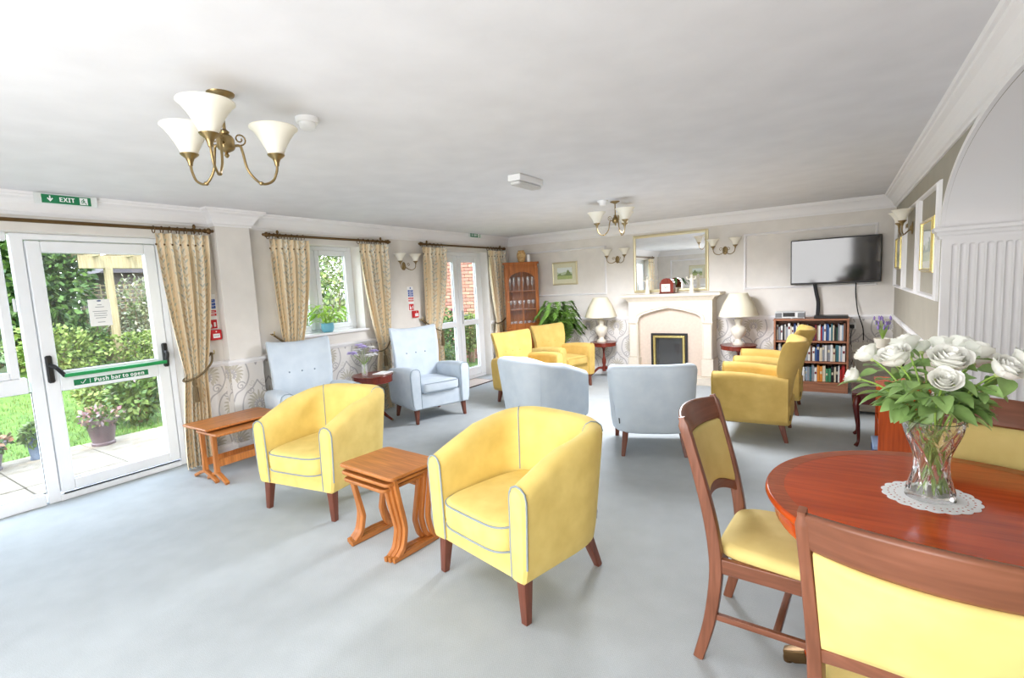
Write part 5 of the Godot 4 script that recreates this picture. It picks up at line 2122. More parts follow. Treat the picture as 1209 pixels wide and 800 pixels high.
func palm() -> void:
	var o := thing("potted_palm", "bushy green parlour palm in the corner behind a yellow armchair", "palm", Vector3(-3.85, 0, -7.30))
	var g := G.new()
	g.lathe([Vector2(0, 0), Vector2(0.11, 0), Vector2(0.15, 0.26), Vector2(0.16, 0.28), Vector2(0.145, 0.28), Vector2(0.13, 0.25), Vector2(0, 0.25)], 28)
	part(o, "pot", g, mat([150, 96, 70], 0.6))
	var q := RandomNumberGenerator.new()
	q.seed = 15
	for k in 40:
		var a := TAU * k / 40.0 * 7.0 + q.randf_range(-0.3, 0.3)
		var reach := q.randf_range(0.22, 0.46)
		var top := q.randf_range(0.98, 1.36) - reach * 0.45
		var d := Vector3(cos(a), 0, sin(a))
		if d.z < 0.0:
			d.z *= 0.35
		var line := curve([Vector3(0, 0.25, 0), d * reach * 0.25 + Vector3(0, top * 0.68, 0), d * reach * 0.65 + Vector3(0, top, 0), d * reach * 1.05 + Vector3(0, top - reach * 0.22, 0)], 14)
		g = G.new()
		g.tube(line, 0.0035, 5)
		for j in range(14, line.size(), 2):
			var p: Vector3 = line[j]
			var tn: Vector3 = (line[j] - line[j - 1]).normalized()
			var t := float(j - 14) / (line.size() - 14)
			var sd := tn.cross(Vector3.UP).normalized()
			for s in [-1.0, 1.0]:
				var l := 0.20 * (1.0 - t * 0.6) * q.randf_range(0.8, 1.1)
				var dir: Vector3 = (sd * s + tn * 0.6 + Vector3(0, -0.1, 0)).normalized()
				var w := 0.0065
				var nrm: Vector3 = dir.cross(tn).normalized() * w
				g.quad(p, p + dir * l * 0.5 + nrm + Vector3(0, -0.01, 0), p + dir * l + Vector3(0, -0.05, 0), p + dir * l * 0.5 - nrm + Vector3(0, -0.01, 0))
		part(o, "frond", g, M.palm)


func far_wall_things() -> void:
	fireplace()
	var o := thing("wall_mirror", "large rectangular mirror in a narrow gilt frame above the fireplace", "mirror", Vector3(-2.135, 1.745, FZ + 0.005))
	o.rotation.x = 0.0
	var g := G.new()
	panel_frame(g, Vector3(-0.555, -0.44, 0), Vector3.RIGHT, 1.11, 0.88, Vector3.BACK, 0.052, 0.035)
	part(o, "mirror_frame", g, M.gilt)
	g = G.new()
	g.quad(Vector3(-0.51, -0.395, 0.012), Vector3(0.51, -0.395, 0.012), Vector3(0.51, 0.395, 0.012), Vector3(-0.51, 0.395, 0.012))
	part(o, "mirror_glass", g, M.mirror)
	mantel_things()
	wall_light("brass double wall light between the mirror and the landscape picture", Vector3(-2.95, 1.845, FZ), Vector3.BACK)
	wall_light("brass double wall light between the mirror and the television", Vector3(-1.36, 1.86, FZ), Vector3.BACK)
	wall_light("brass double wall light between the window and the french doors", Vector3(WX, 1.86, -5.01), Vector3.RIGHT)
	framed_picture("landscape_picture", "small green landscape picture in a pale gilt frame above the palm", Vector3(-3.885, 1.68, FZ + 0.002), Vector3.BACK, 0.47, 0.385, 0.03, M.gilt, landscape_image(4), 0.13)
	framed_picture("landscape_picture", "small framed picture that shows only in the mirror", Vector3(-3.78, 1.66, BZ - 0.002), Vector3.FORWARD, 0.50, 0.42, 0.03, M.gilt, landscape_image(9), 0.14)
	table_lamp("cream urn lamp with a pale shade between the palm and the fireplace", Vector3(-3.15, 0.5655, -7.36))
	table_lamp("cream urn lamp with a pale shade between the fireplace and the bookcase", Vector3(-1.15, 0.5655, -7.36))
	television()
	bookcase()
	corner_cabinet()
	palm()


func right_wall_things() -> void:
	wall_light("brass double wall light on the taupe wall between the two gilt pictures", Vector3(RX, 1.86, -5.93), Vector3.LEFT)
	framed_picture("gilt_picture", "gilt-framed picture on the taupe wall next to the arch", Vector3(RX - 0.002, 1.66, -4.84), Vector3.LEFT, 0.62, 0.40, 0.035, M.polished, landscape_image(14), 0.10)
	framed_picture("gilt_picture", "gilt-framed picture on the taupe wall near the television", Vector3(RX - 0.002, 1.66, -7.0), Vector3.LEFT, 0.62, 0.36, 0.035, M.polished, landscape_image(19), 0.10)
	# cabinet with an open side of books, seen end-on behind the roses
	var o := thing("side_cabinet", "orange-brown wooden cabinet with open book shelves behind the roses", "cabinet", Vector3(0.395, 0, -4.72))
	var g := G.new()
	var w := 0.28
	var d := 0.44
	var h := 0.62
	for sz in [-1.0, 1.0]:
		g = G.new()
		g.box(Vector3(0, h / 2, sz * (d / 2 - 0.01)), Vector3(w, h, 0.02), 0.004)
		part(o, "side_panel", g, M.orange_wood)
	g = G.new()
	g.box(Vector3(0, h + 0.01, 0), Vector3(w + 0.03, 0.022, d + 0.03), 0.006)
	part(o, "top", g, M.orange_wood)
	for y in [0.05, 0.34]:
		g = G.new()
		g.box(Vector3(0, y, 0), Vector3(w - 0.01, 0.018, d - 0.04), 0.002)
		part(o, "shelf", g, M.orange_wood)
	g = G.new()
	g.box(Vector3(w / 2 - 0.006, h / 2, 0), Vector3(0.01, h - 0.02, d - 0.04), 0.0)
	part(o, "back", g, M.mahogany)
	var cols := [["white", [236, 234, 230]], ["navy blue", [56, 74, 120]], ["dark grey", [70, 74, 84]], ["pale blue", [150, 176, 210]]]
	for k in 4:
		g = G.new()
		g.box(Vector3(0.345 - 0.012 * (k % 2), 0.0595 + 0.014 + 0.029 * k, -4.70), Vector3(0.21, 0.028, 0.30), 0.003)
		solo("flat_book", g, mat(cols[k][1], 0.5), "%s book lying flat in the orange-brown side cabinet" % cols[k][0], "book", "books lying in the side cabinet")
	# small mahogany table on cabriole legs, with a taupe box and a trough of lavender behind it
	var t := thing("cabriole_table", "small dark mahogany table on cabriole legs behind the side cabinet", "side table", Vector3(0.31, 0, -5.25))
	g = G.new()
	slab(g, rounded_rect(0.42, 0.46, 0.02), 0.455, 0.475, 0.006)
	part(t, "table_top", g, M.mahogany_dark)
	g = G.new()
	g.box(Vector3(0, 0.415, 0), Vector3(0.37, 0.08, 0.41), 0.006)
	part(t, "apron", g, M.mahogany_dark)
	for sx in [-1.0, 1.0]:
		for sz in [-1.0, 1.0]:
			g = G.new()
			var out := Vector3(sx, 0, sz).normalized()
			var b := Vector3(sx * 0.165, 0, sz * 0.185)
			g.tube(curve([b + Vector3(0, 0.45, 0), b + out * 0.022 + Vector3(0, 0.36, 0), b + Vector3(0, 0.2, 0), b - out * 0.008 + Vector3(0, 0.06, 0), b + out * 0.02 + Vector3(0, 0.012, 0)], 5), [0.022, 0.024, 0.026, 0.027, 0.027, 0.026, 0.024, 0.022, 0.02, 0.019, 0.017, 0.015, 0.014, 0.013, 0.012, 0.012, 0.012, 0.013, 0.015, 0.016, 0.016], 8)
			part(t, "leg", g, M.mahogany_dark)
	var chest_m := mat([134, 126, 112], 0.5)
	var cb := thing("low_chest", "dark taupe low chest with a drawer, against the wall beside the bookcase", "chest", Vector3(0.335, 0, -6.55))
	g = G.new()
	g.box(Vector3(0, 0.34, 0), Vector3(0.40, 0.62, 0.62), 0.008)
	part(cb, "body", g, chest_m)
	g = G.new()
	slab(g, rounded_rect(0.43, 0.66, 0.02), 0.65, 0.68, 0.008)
	part(cb, "top", g, chest_m)
	for y in [0.53, 0.34, 0.15]:
		g = G.new()
		g.box(Vector3(0, y, 0.312), Vector3(0.35, 0.16, 0.012), 0.004)
		var dw := part(cb, "drawer", g, chest_m)
		g = G.new()
		g.ball(Vector3(0, y, 0.326), 0.013, 10, 6)
		part(dw, "knob", g, M.antique)
	for sx in [-1.0, 1.0]:
		for sz in [-1.0, 1.0]:
			g = G.new()
			g.box(Vector3(sx * 0.17, 0.016, sz * 0.28), Vector3(0.05, 0.032, 0.05), 0.004)
			part(cb, "foot", g, M.black_matt)
	var pt := thing("lavender_pot", "pale pot of purple lavender on the taupe chest", "potted plant", Vector3(0.38, 0.6805, -6.45))
	g = G.new()
	g.lathe([Vector2(0, 0), Vector2(0.06, 0), Vector2(0.078, 0.1), Vector2(0.07, 0.1), Vector2(0.06, 0.08), Vector2(0, 0.08)], 20)
	part(pt, "pot", g, M.cream)
	for k in 22:
		var a := TAU * k / 22.0 * 3.0
		var dd := Vector3(cos(a) * 0.3, 1.0, sin(a) * 0.3).normalized()
		g = G.new()
		var e := dd * (0.16 + 0.05 * (k % 3)) + Vector3(0, 0.06, 0)
		g.tube([Vector3(0, 0.08, 0), e], 0.002, 4)
		part(pt, "stalk", g, M.stem)
		g = G.new()
		g.ball(e, Vector3(0.009, 0.024, 0.009), 8, 6)
		part(pt, "flower", g, mat([140, 118, 180], 0.7))


# ------------------------------------------------------------------ garden beyond the glass
func foliage_material() -> StandardMaterial3D:
	var m := mat([255, 255, 255], 0.55)
	m.vertex_color_use_as_albedo = true
	m.backlight_enabled = true
	m.backlight = Color(0.35, 0.35, 0.35)
	return m


func leaves(g: G, c: Vector3, r: Vector3, cnt: int, size: float, cols: Array, q: RandomNumberGenerator, shell := 0.55) -> void:
	for k in cnt:
		var d := Vector3(q.randfn(), q.randfn(), q.randfn()).normalized()
		var s := lerpf(shell, 1.0, sqrt(q.randf()))
		var p := c + Vector3(d.x * r.x, d.y * r.y, d.z * r.z) * s
		var dir := (d + Vector3(q.randf_range(-1, 1), q.randf_range(-1.0, 0.6), q.randf_range(-1, 1)) * 0.9).normalized()
		var sd := dir.cross(Vector3(q.randf_range(-1, 1), q.randf_range(-1, 1), q.randf_range(-1, 1))).normalized()
		var l := size * q.randf_range(0.7, 1.3)
		var col: Color = cols[q.randi() % cols.size()]
		g.col = col.srgb_to_linear() * q.randf_range(0.30, 0.45)
		g.quad(p, p + dir * l * 0.5 + sd * l * 0.32, p + dir * l, p + dir * l * 0.5 - sd * l * 0.32)


func shrub(called: String, label: String, at: Vector3, r: Vector3, cnt: int, size: float, cols: Array, flowers: Array, fcnt: int, seed_: int, group := "") -> Node3D:
	var o := thing(called, label, "shrub" if called != "garden_tree" else "tree", at, 0.0, group)
	var q := RandomNumberGenerator.new()
	q.seed = seed_
	var g := G.new()
	# uneven outline: a few overlapping lobes
	for k in 5:
		var off := Vector3(q.randf_range(-0.45, 0.45) * r.x, q.randf_range(-0.25, 0.3) * r.y, q.randf_range(-0.45, 0.45) * r.z)
		leaves(g, Vector3(0, r.y, 0) + off, r * q.randf_range(0.55, 0.8), cnt / 5, size, cols, q)
	var f := part(o, "foliage", g, M.foliage, true)
	f.set_meta("kind", "stuff")
	if fcnt > 0:
		g = G.new()
		leaves(g, Vector3(0, r.y * 1.05, 0), r * 0.95, fcnt, size * 0.9, flowers, q, 0.85)
		var fl := part(o, "blossoms", g, M.foliage, true)
		fl.set_meta("kind", "stuff")
	for k in 4:
		g = G.new()
		var a := TAU * k / 4.0 + 0.4
		g.tube([Vector3(cos(a) * 0.05, -0.02, sin(a) * 0.05), Vector3(cos(a) * r.x * 0.25, r.y * 0.7, sin(a) * r.z * 0.25), Vector3(cos(a) * r.x * 0.45, r.y * 1.3, sin(a) * r.z * 0.45)], [0.025, 0.016, 0.006], 6)
		part(o, "stem", g, M.bark)
	return o


func flower_pot(label: String, at: Vector3, r: float, h: float, m: Material, flowers: Array, seed_: int) -> void:
	var o := thing("flower_pot", label, "flower pot", at)
	var g := G.new()
	g.lathe([Vector2(0, 0), Vector2(r * 0.66, 0), Vector2(r * 0.68, h * 0.08), Vector2(r * 0.6, h * 0.12), Vector2(r * 0.86, h * 0.82), Vector2(r, h * 0.86), Vector2(r, h), Vector2(r * 0.88, h), Vector2(r * 0.8, h * 0.85), Vector2(0, h * 0.85)], 28)
	part(o, "pot", g, m)
	g = G.new()
	var q := RandomNumberGenerator.new()
	q.seed = seed_
	leaves(g, Vector3(0, h, 0), Vector3(r * 1.1, h * 0.35, r * 1.1), 160, 0.07, [Color8(110, 160, 70), Color8(140, 180, 90)], q, 0.2)
	leaves(g, Vector3(0, h * 1.08, 0), Vector3(r * 1.15, h * 0.35, r * 1.15), 150, 0.055, flowers, q, 0.6)
	var f := part(o, "flowers", g, M.foliage, true)
	f.set_meta("kind", "stuff")


func lawn_y(x: float) -> float:
	return -0.05 + 0.47 * clampf((-7.25 - x) / 5.0, 0.0, 1.0)


func garden() -> void:
	M.foliage = foliage_material()
	M.bark = mat([120, 96, 72], 0.9)
	var slab_m := skin(mat([152, 145, 132], 0.9), speckle(61, 0.03, 0.86, 256, 4, Color(1, 0.97, 0.92)), 0.9, true)
	var g := G.new()
	# lawn: level to the patio, then rising gently to the fence
	g.grid(25, 25, func(i: int, j: int):
		var x := lerpf(-5.36, -22.0, pow(i / 24.0, 1.0))
		return Vector3(x, lawn_y(x) - 0.02, lerpf(8.0, -20.0, j / 24.0)))
	var lm := skin(mat([92, 124, 48], 0.95), speckle(62, 0.03, 0.72, 256, 4, Color(0.95, 1.0, 0.8)), 0.5, true)
	var lawn := structure("ground_lawn", g, lm, "bright green lawn beyond the paved terrace", "lawn")
	# grass blades at the edge of the terrace and over the near lawn
	g = G.new()
	var q := RandomNumberGenerator.new()
	q.seed = 5
	for k in 9000:
		var x := lerpf(-7.28, -11.5, pow(q.randf(), 1.4))
		var z := q.randf_range(-4.6, 0.6)
		var y := lawn_y(x) - 0.02
		var h := q.randf_range(0.025, 0.06)
		var a := q.randf() * TAU
		var p := Vector3(x, y, z)
		var s := Vector3(cos(a), 0, sin(a)) * 0.006
		g.col = Color8(q.randi_range(120, 165), q.randi_range(170, 205), q.randi_range(60, 95)).srgb_to_linear() * 0.4
		g.tri(p - s, p + s, p + Vector3(q.randf_range(-0.02, 0.02), h, q.randf_range(-0.02, 0.02)))
	var gr := part(lawn, "grass", g, M.foliage, true)
	gr.set_meta("kind", "stuff")
	# terrace slabs
	var base := G.new()
	base.box(Vector3(-6.3, -0.10, -1.3), Vector3(1.9, 0.06, 7.6), 0.0)
	var terrace := structure("ground_terrace", base, mat([150, 142, 126], 0.95), "pale stone terrace outside the garden door", "terrace")
	var sm := G.new()
	sm.box(Vector3.ZERO, Vector3(0.612, 0.04, 0.742), 0.006)
	var smm := sm.mesh()
	for i in 3:
		for j in 10:
			var s := part(terrace, "paving_slab", smm, slab_m)
			s.position = Vector3(-5.68 - i * 0.62, -0.055 + q.randf_range(-0.003, 0.003), 2.2 - j * 0.75)
	g = G.new()
	g.box(Vector3(-5.7, -0.06, -7.2), Vector3(0.75, 0.04, 3.2), 0.006)
	structure("ground_path", g, slab_m, "pale stone path outside the french doors", "path")

	var greens := [Color8(104, 150, 60), Color8(132, 176, 74), Color8(86, 132, 56), Color8(158, 192, 92)]
	var deep := [Color8(66, 112, 50), Color8(90, 138, 58), Color8(112, 160, 66), Color8(140, 184, 84)]
	var limes := [Color8(168, 196, 84), Color8(190, 210, 110), Color8(142, 180, 72)]
	var pale := [Color8(150, 178, 96), Color8(196, 208, 150), Color8(222, 226, 190)]
	# ivy-clad hedge and climbers behind the lawn
	shrub("ivy_hedge", "tall dense green ivy hedge on the far side of the lawn", Vector3(-12.2, 0.36, -3.0), Vector3(0.8, 1.7, 0.75), 6500, 0.12, deep, [], 0, 1)
	shrub("garden_tree", "dark leafy tree behind the ivy hedge", Vector3(-15.2, 0.4, -2.7), Vector3(1.2, 2.4, 1.5), 5000, 0.15, deep, [], 0, 2)
	shrub("garden_tree", "round leafy tree seen through the glazed panel beside the door", Vector3(-13.2, 0.4, -1.3), Vector3(1.3, 2.2, 1.3), 5000, 0.14, greens, [Color8(206, 150, 100)], 60, 3)
	shrub("flowering_shrub", "low lime-green shrub at the foot of the ivy hedge", Vector3(-11.2, 0.32, -2.75), Vector3(0.55, 0.5, 0.6), 1800, 0.08, limes, [], 0, 4)
	shrub("flowering_shrub", "small dark green shrub at the foot of the pergola post", Vector3(-11.5, 0.35, -3.35), Vector3(0.3, 0.45, 0.35), 900, 0.07, greens, [], 0, 5)
	shrub("rose_bush", "climbing rose with white blossoms on the trellis", Vector3(-11.6, 0.36, -4.25), Vector3(0.4, 0.85, 0.62), 2200, 0.075, pale, [Color8(250, 248, 236)], 160, 6)
	shrub("flowering_shrub", "pale flowering shrub low in front of the fence", Vector3(-10.9, 0.30, -4.05), Vector3(0.5, 0.4, 0.6), 1500, 0.07, limes, [Color8(248, 246, 226)], 70, 7)
	shrub("flowering_shrub", "leafy green shrub beside the terrace pot", Vector3(-7.75, 0.0, -2.72), Vector3(0.36, 0.36, 0.36), 1500, 0.08, greens, [Color8(236, 196, 206)], 30, 8)
	shrub("flowering_shrub", "spreading shrub by the terrace below the garden door's lower pane", Vector3(-8.6, 0.06, -2.72), Vector3(0.35, 0.30, 0.4), 1000, 0.075, limes, [], 0, 9)
	shrub("flowering_shrub", "red-flowered shrub beside the lawn seen through the glazed panel", Vector3(-12.3, 0.36, -2.0), Vector3(0.5, 0.55, 0.5), 1200, 0.08, greens, [Color8(214, 90, 70)], 50, 10)
	shrub("garden_tree", "pale sunlit tree outside the window with the potted plant", Vector3(-11.2, 0.2, -8.6), Vector3(1.7, 2.1, 1.6), 5200, 0.12, limes + pale, [], 0, 11)
	shrub("flowering_shrub", "green shrub with pink blossoms outside the french doors", Vector3(-6.75, -0.03, -7.75), Vector3(0.4, 0.62, 0.4), 2000, 0.075, greens, [Color8(232, 96, 140), Color8(244, 150, 180)], 60, 12)
	shrub("flowering_shrub", "tall green shrub against the brick wall outside the french doors", Vector3(-6.55, -0.03, -8.35), Vector3(0.3, 0.6, 0.3), 1300, 0.075, limes, [], 0, 13)
	shrub("flowering_shrub", "low green shrub beside the path outside the french doors", Vector3(-6.25, -0.03, -7.05), Vector3(0.22, 0.3, 0.3), 900, 0.06, greens, [], 0, 14)

	# the boundary hedge to either side of what the door shows
	shrub("ivy_hedge", "broad green boundary hedge beyond the window", Vector3(-14.5, 0.4, -9.5), Vector3(0.9, 1.3, 2.6), 4500, 0.15, deep, [], 0, 15)
	shrub("ivy_hedge", "broad green boundary hedge beyond the glazed panels", Vector3(-15.5, 0.4, 2.2), Vector3(0.9, 1.3, 2.6), 4500, 0.15, deep, [], 0, 16)

	# pergola
	var wood := skin(mat([158, 146, 114], 0.85), T.grain_v, 1.2)
	var grey_wood := skin(mat([126, 114, 86], 0.9), T.grain_v, 1.0)
	var pg := thing("pergola", "pale timber pergola with a square post at the edge of the lawn", "pergola", Vector3(-11.0, 0.32, -3.65))
	for z in [0.0, -2.2]:
		g = G.new()
		g.box(Vector3(0, 0.93, z), Vector3(0.11, 1.9, 0.11), 0.006)
		part(pg, "post", g, wood)
	g = G.new()
	g.box(Vector3(0, 1.98, -1.05), Vector3(0.09, 0.22, 2.9), 0.006)
	part(pg, "beam", g, wood)
	for k in 6:
		g = G.new()
		g.box(Vector3(-0.5, 2.13, 0.2 - k * 0.5), Vector3(1.6, 0.12, 0.05), 0.005)
		part(pg, "rafter", g, wood)
	# fence with a trellis top
	var fc := thing("garden_fence", "weathered board fence with a trellis top behind the pergola", "fence", Vector3(-12.6, 0.36, -5.0))
	var bm := G.new()
	bm.box(Vector3(0, 0.55, 0), Vector3(0.02, 1.1, 0.145), 0.003)
	var bmm := bm.mesh()
	for k in 34:
		var b := part(fc, "board", bmm, grey_wood)
		b.position = Vector3(0.012 * (k % 2), 0, 2.4 - k * 0.15)
	for y in [0.2, 0.6, 1.0]:
		g = G.new()
		g.box(Vector3(0.035, y, -0.15), Vector3(0.03, 0.07, 5.1), 0.003)
		part(fc, "rail", g, grey_wood)
	for k in 6:
		g = G.new()
		g.box(Vector3(0.02, 1.13 + k * 0.09, -0.15), Vector3(0.012, 0.025, 5.1), 0.0)
		part(fc, "trellis_lath", g, wood)
	for k in 50:
		g = G.new()
		g.box(Vector3(0.034, 1.36, 2.3 - k * 0.1), Vector3(0.012, 0.5, 0.022), 0.0)
		part(fc, "trellis_lath", g, wood)
	# dark shed roof seen over the trellis
	var sh := thing("garden_shed", "dark boarded shed behind the fence", "shed", Vector3(-14.6, 0.3, -5.6))
	g = G.new()
	g.box(Vector3(0, 1.0, 0), Vector3(1.8, 2.0, 2.2), 0.01)
	part(sh, "walls", g, skin(mat([104, 96, 92], 0.9), T.grain_h, 1.0))
	g = G.new()
	g.prism(PackedVector2Array([Vector2(-1.3, 1.95), Vector2(1.3, 1.95), Vector2(0, 2.7)]), 2.2, Transform3D(Basis(Vector3.UP, PI / 2), Vector3.ZERO))
	part(sh, "roof", g, mat([84, 80, 84], 0.9))

	# pots on the terrace
	flower_pot("brown glazed pot of pink flowers on the terrace, seen through the garden door", Vector3(-6.98, -0.034, -2.06), 0.165, 0.30, mat([104, 88, 92], 0.4), [Color8(236, 176, 190), Color8(226, 206, 226), Color8(240, 200, 170)], 21)
	flower_pot("grey pot of peach flowers on the terrace beside the glazed panel", Vector3(-6.95, -0.034, -1.12), 0.16, 0.28, mat([120, 112, 120], 0.5), [Color8(240, 176, 140), Color8(244, 200, 170)], 22)
	flower_pot("small slate-blue pot on the lawn's edge", Vector3(-7.02, -0.034, -1.50), 0.08, 0.26, mat([96, 112, 136], 0.5), [Color8(150, 180, 110)], 23)

	# brick wall outside the french doors: each brick its own piece
	var bw := thing("brick_wall", "red brick garden wall outside the french doors", "wall", Vector3(-7.2, -0.06, -8.85))
	g = G.new()
	g.box(Vector3(0, 1.32, -0.06), Vector3(1.84, 2.64, 0.11), 0.0)
	part(bw, "mortar", g, mat([190, 182, 172], 0.95))
	var bg := G.new()
	bg.box(Vector3.ZERO, Vector3(0.215, 0.065, 0.1), 0.006)
	var bgm := bg.mesh()
	var half := G.new()
	half.box(Vector3.ZERO, Vector3(0.1, 0.065, 0.1), 0.006)
	var halfm := half.mesh()
	var reds := []
	for k in 5:
		reds.append(skin(mat([[166, 112, 94], [172, 122, 102], [158, 104, 90], [180, 134, 112], [164, 116, 100]][k], 0.9), T.paint, 4.0))
	for row in 35:
		for k in 8:
			var b: MeshInstance3D
			if row % 2 == 1 and k == 7:
				b = part(bw, "brick", halfm, reds[q.randi() % 5])
				b.position = Vector3(0.855, 0.04 + row * 0.075, q.randf_range(-0.003, 0.003))
			else:
				b = part(bw, "brick", bgm, reds[q.randi() % 5])
				b.position = Vector3(-0.79 + k * 0.2255 + (0.113 if row % 2 else 0.0), 0.04 + row * 0.075, q.randf_range(-0.003, 0.003))


# ------------------------------------------------------------------ curtains
func pole(label: String, z0: float, z1: float) -> void:
	var x := -4.925
	var y := 2.165
	var o := thing("curtain_pole", label, "curtain pole", Vector3(x, y, 0))
	var g := G.new()
	g.tube([Vector3(0, 0, z0 - 0.07), Vector3(0, 0, z1 + 0.07)], 0.0145, 12)
	part(o, "rod", g, M.bronze)
	for e in [[z0, 1.0], [z1, -1.0]]:
		g = G.new()
		var xf := Transform3D(Basis(Vector3.RIGHT, PI / 2 * e[1]), Vector3(0, 0, e[0] - e[1] * 0.075))
		g.lathe([Vector2(0, 0), Vector2(0.021, 0), Vector2(0.023, 0.008), Vector2(0.015, 0.014), Vector2(0.019, 0.02), Vector2(0.028, 0.034), Vector2(0.028, 0.044), Vector2(0.016, 0.058), Vector2(0.012, 0.066), Vector2(0.015, 0.074), Vector2(0.007, 0.084), Vector2(0, 0.086)], 16, xf)
		part(o, "finial", g, M.bronze)
		g = G.new()
		var zb: float = e[0] - e[1] * 0.16
		g.tube([Vector3(-0.095, 0.012, zb), Vector3(-0.03, 0.012, zb), Vector3(0, -0.024, zb)], 0.009, 8)
		g.ball(Vector3(0, 0.032, zb), Vector3(0.014, 0.022, 0.014))
		part(o, "bracket", g, M.bronze)


# top, tie and foot: [z at one edge, z at the other]; side: +1 when the tie-back hook is at the larger z
func curtain(label: String, top: Array, tie: Array, foot: Array, ytie: float, hook_z: float, pleats: int, seed_: int) -> void:
	var o := thing("curtain", label, "curtain", Vector3.ZERO, 0.0, "gold striped curtains")
	var g := G.new()
	var nu := pleats * 12 + 1
	var nv := 46
	var yt := 2.125
	var q := RandomNumberGenerator.new()
	q.seed = seed_
	var ph := []
	for k in pleats + 1:
		ph.append(q.randf_range(-0.4, 0.4))
	var zt := func(u: float, y: float) -> float:
		var a: float
		var b: float
		if y > ytie:
			var t: float = (yt - y) / (yt - ytie)
			# hangs nearly straight, then is drawn in towards the tie
			var e := pow(t, 1.7)
			a = lerpf(top[0], tie[0], e)
			b = lerpf(top[1], tie[1], e)
		else:
			var t := 1.0 - y / ytie
			var e := 1.0 - pow(1.0 - t, 2.0)
			a = lerpf(tie[0], foot[0], e)
			b = lerpf(tie[1], foot[1], e)
		return lerpf(a, b, u)
	g.grid(nu, nv, func(i: int, j: int):
		var u := float(i) / (nu - 1)
		var t := float(j) / (nv - 1)
		var y := yt - t * (yt - 0.012)
		var k := u * pleats
		var amp := 0.042
		var w := cos(TAU * k)
		# pinched heading: tight just below the top, loose above it
		var head := exp(-pow((y - (yt - 0.10)) / 0.045, 2.0))
		amp *= lerpf(0.85, 0.45, head)
		var near := exp(-pow((y - ytie) / 0.16, 2.0))
		amp *= lerpf(1.0, 0.62, near)
		w += 0.35 * cos(TAU * k * 0.5 + float(ph[int(k)]) * 3.0 + t * 2.0) * (1.0 - head)
		var z: float = zt.call(u, y) + 0.25 * amp * sin(TAU * k * 1.0 + 0.7) * (1.0 - head)
		var x := -4.925 + amp * w * 0.85
		if y < 0.05:
			x += 0.004
		return Vector3(x, y, z))
	# the print runs over the cloth's true width: about twice what hangs
	for i in g.uv.size():
		g.uv[i] = Vector2(g.uv[i].x * pleats * 0.34, g.uv[i].y * 2.6)
	part(o, "fabric", g, M.curtain)
	# buttons on the pleats, rings above
	for k in pleats:
		var z := lerpf(top[0], top[1], (k + 0.0 + 0.02) / pleats)
		g = G.new()
		g.ball(Vector3(-4.905, yt - 0.10, z), Vector3(0.008, 0.009, 0.009), 8, 6)
		part(o, "pleat_button", g, M.bronze)
		g = G.new()
		var ring := []
		for m in 14:
			var a := TAU * m / 14.0
			ring.append(Vector3(-4.925 + sin(a) * 0.027, 2.152 + cos(a) * 0.030, z))
		g.tube(ring, 0.0042, 6, false, 1.0, 1.0, Vector3.BACK, true)
		part(o, "curtain_ring", g, M.bronze)
	# rope tie-back with tassel, from a brass hook in the wall
	var r := thing("tie_back", "rope tie-back of the " + label, "tie-back")
	g = G.new()
	var near_z: float = tie[0] if absf(tie[0] - hook_z) > absf(tie[1] - hook_z) else tie[1]
	var path := curve([Vector3(-4.99, ytie + 0.16, hook_z), Vector3(-4.90, ytie + 0.08, lerpf(hook_z, near_z, 0.2)), Vector3(-4.86, ytie - 0.01, lerpf(hook_z, near_z, 0.62)), Vector3(-4.865, ytie - 0.05, near_z), Vector3(-4.93, ytie - 0.045, near_z + signf(near_z - hook_z) * 0.015), Vector3(-4.985, ytie + 0.02, lerpf(hook_z, near_z, 0.6)), Vector3(-4.99, ytie + 0.16, hook_z)], 8)
	g.tube(path, 0.0095, 7)
	part(r, "rope", g, M.rope)
	var tz := lerpf(hook_z, near_z, 0.86)
	g = G.new()
	g.lathe([Vector2(0.026, -0.20), Vector2(0.025, -0.12), Vector2(0.02, -0.07), Vector2(0.012, -0.055), Vector2(0.018, -0.035), Vector2(0.017, -0.015), Vector2(0.006, 0.0)], 12, Transform3D(Basis.IDENTITY, Vector3(-4.855, ytie - 0.05, tz)))
	part(r, "tassel", g, M.rope)
	g = G.new()
	g.tube(curve([Vector3(-5.015, ytie + 0.16, hook_z), Vector3(-4.98, ytie + 0.15, hook_z), Vector3(-4.95, ytie + 0.155, hook_z), Vector3(-4.945, ytie + 0.19, hook_z)], 4), 0.006, 7)
	part(r, "hook", g, M.brass)


func curtains_all() -> void:
	pole("bronze curtain pole above the garden door", 0.62, -2.48)
	pole("bronze curtain pole above the window", -2.97, -4.70)
	pole("bronze curtain pole above the french doors", -5.24, -7.40)
	curtain("gold striped curtain beside the garden door", [-1.99, -2.43], [-2.10, -2.29], [-2.03, -2.27], 0.87, -2.38, 7, 1)
	curtain("gold striped curtain on the pier side of the window", [-3.02, -3.49], [-3.08, -3.30], [-3.03, -3.36], 0.98, -3.00, 7, 2)
	curtain("gold striped curtain on the wall-light side of the window", [-4.18, -4.64], [-4.38, -4.56], [-4.30, -4.54], 0.83, -4.60, 6, 3)
	curtain("gold striped curtain on the wall-light side of the french doors", [-5.30, -5.79], [-5.28, -5.58], [-5.28, -5.60], 0.95, -5.24, 6, 4)
	curtain("gold striped curtain on the corner-cabinet side of the french doors", [-6.88, -7.36], [-7.02, -7.34], [-6.95, -7.34], 0.95, -7.40, 6, 5)
	curtain("gold striped curtain that only the mirror shows", [0.10, 0.55], [0.30, 0.52], [0.24, 0.54], 0.87, 0.58, 6, 6)


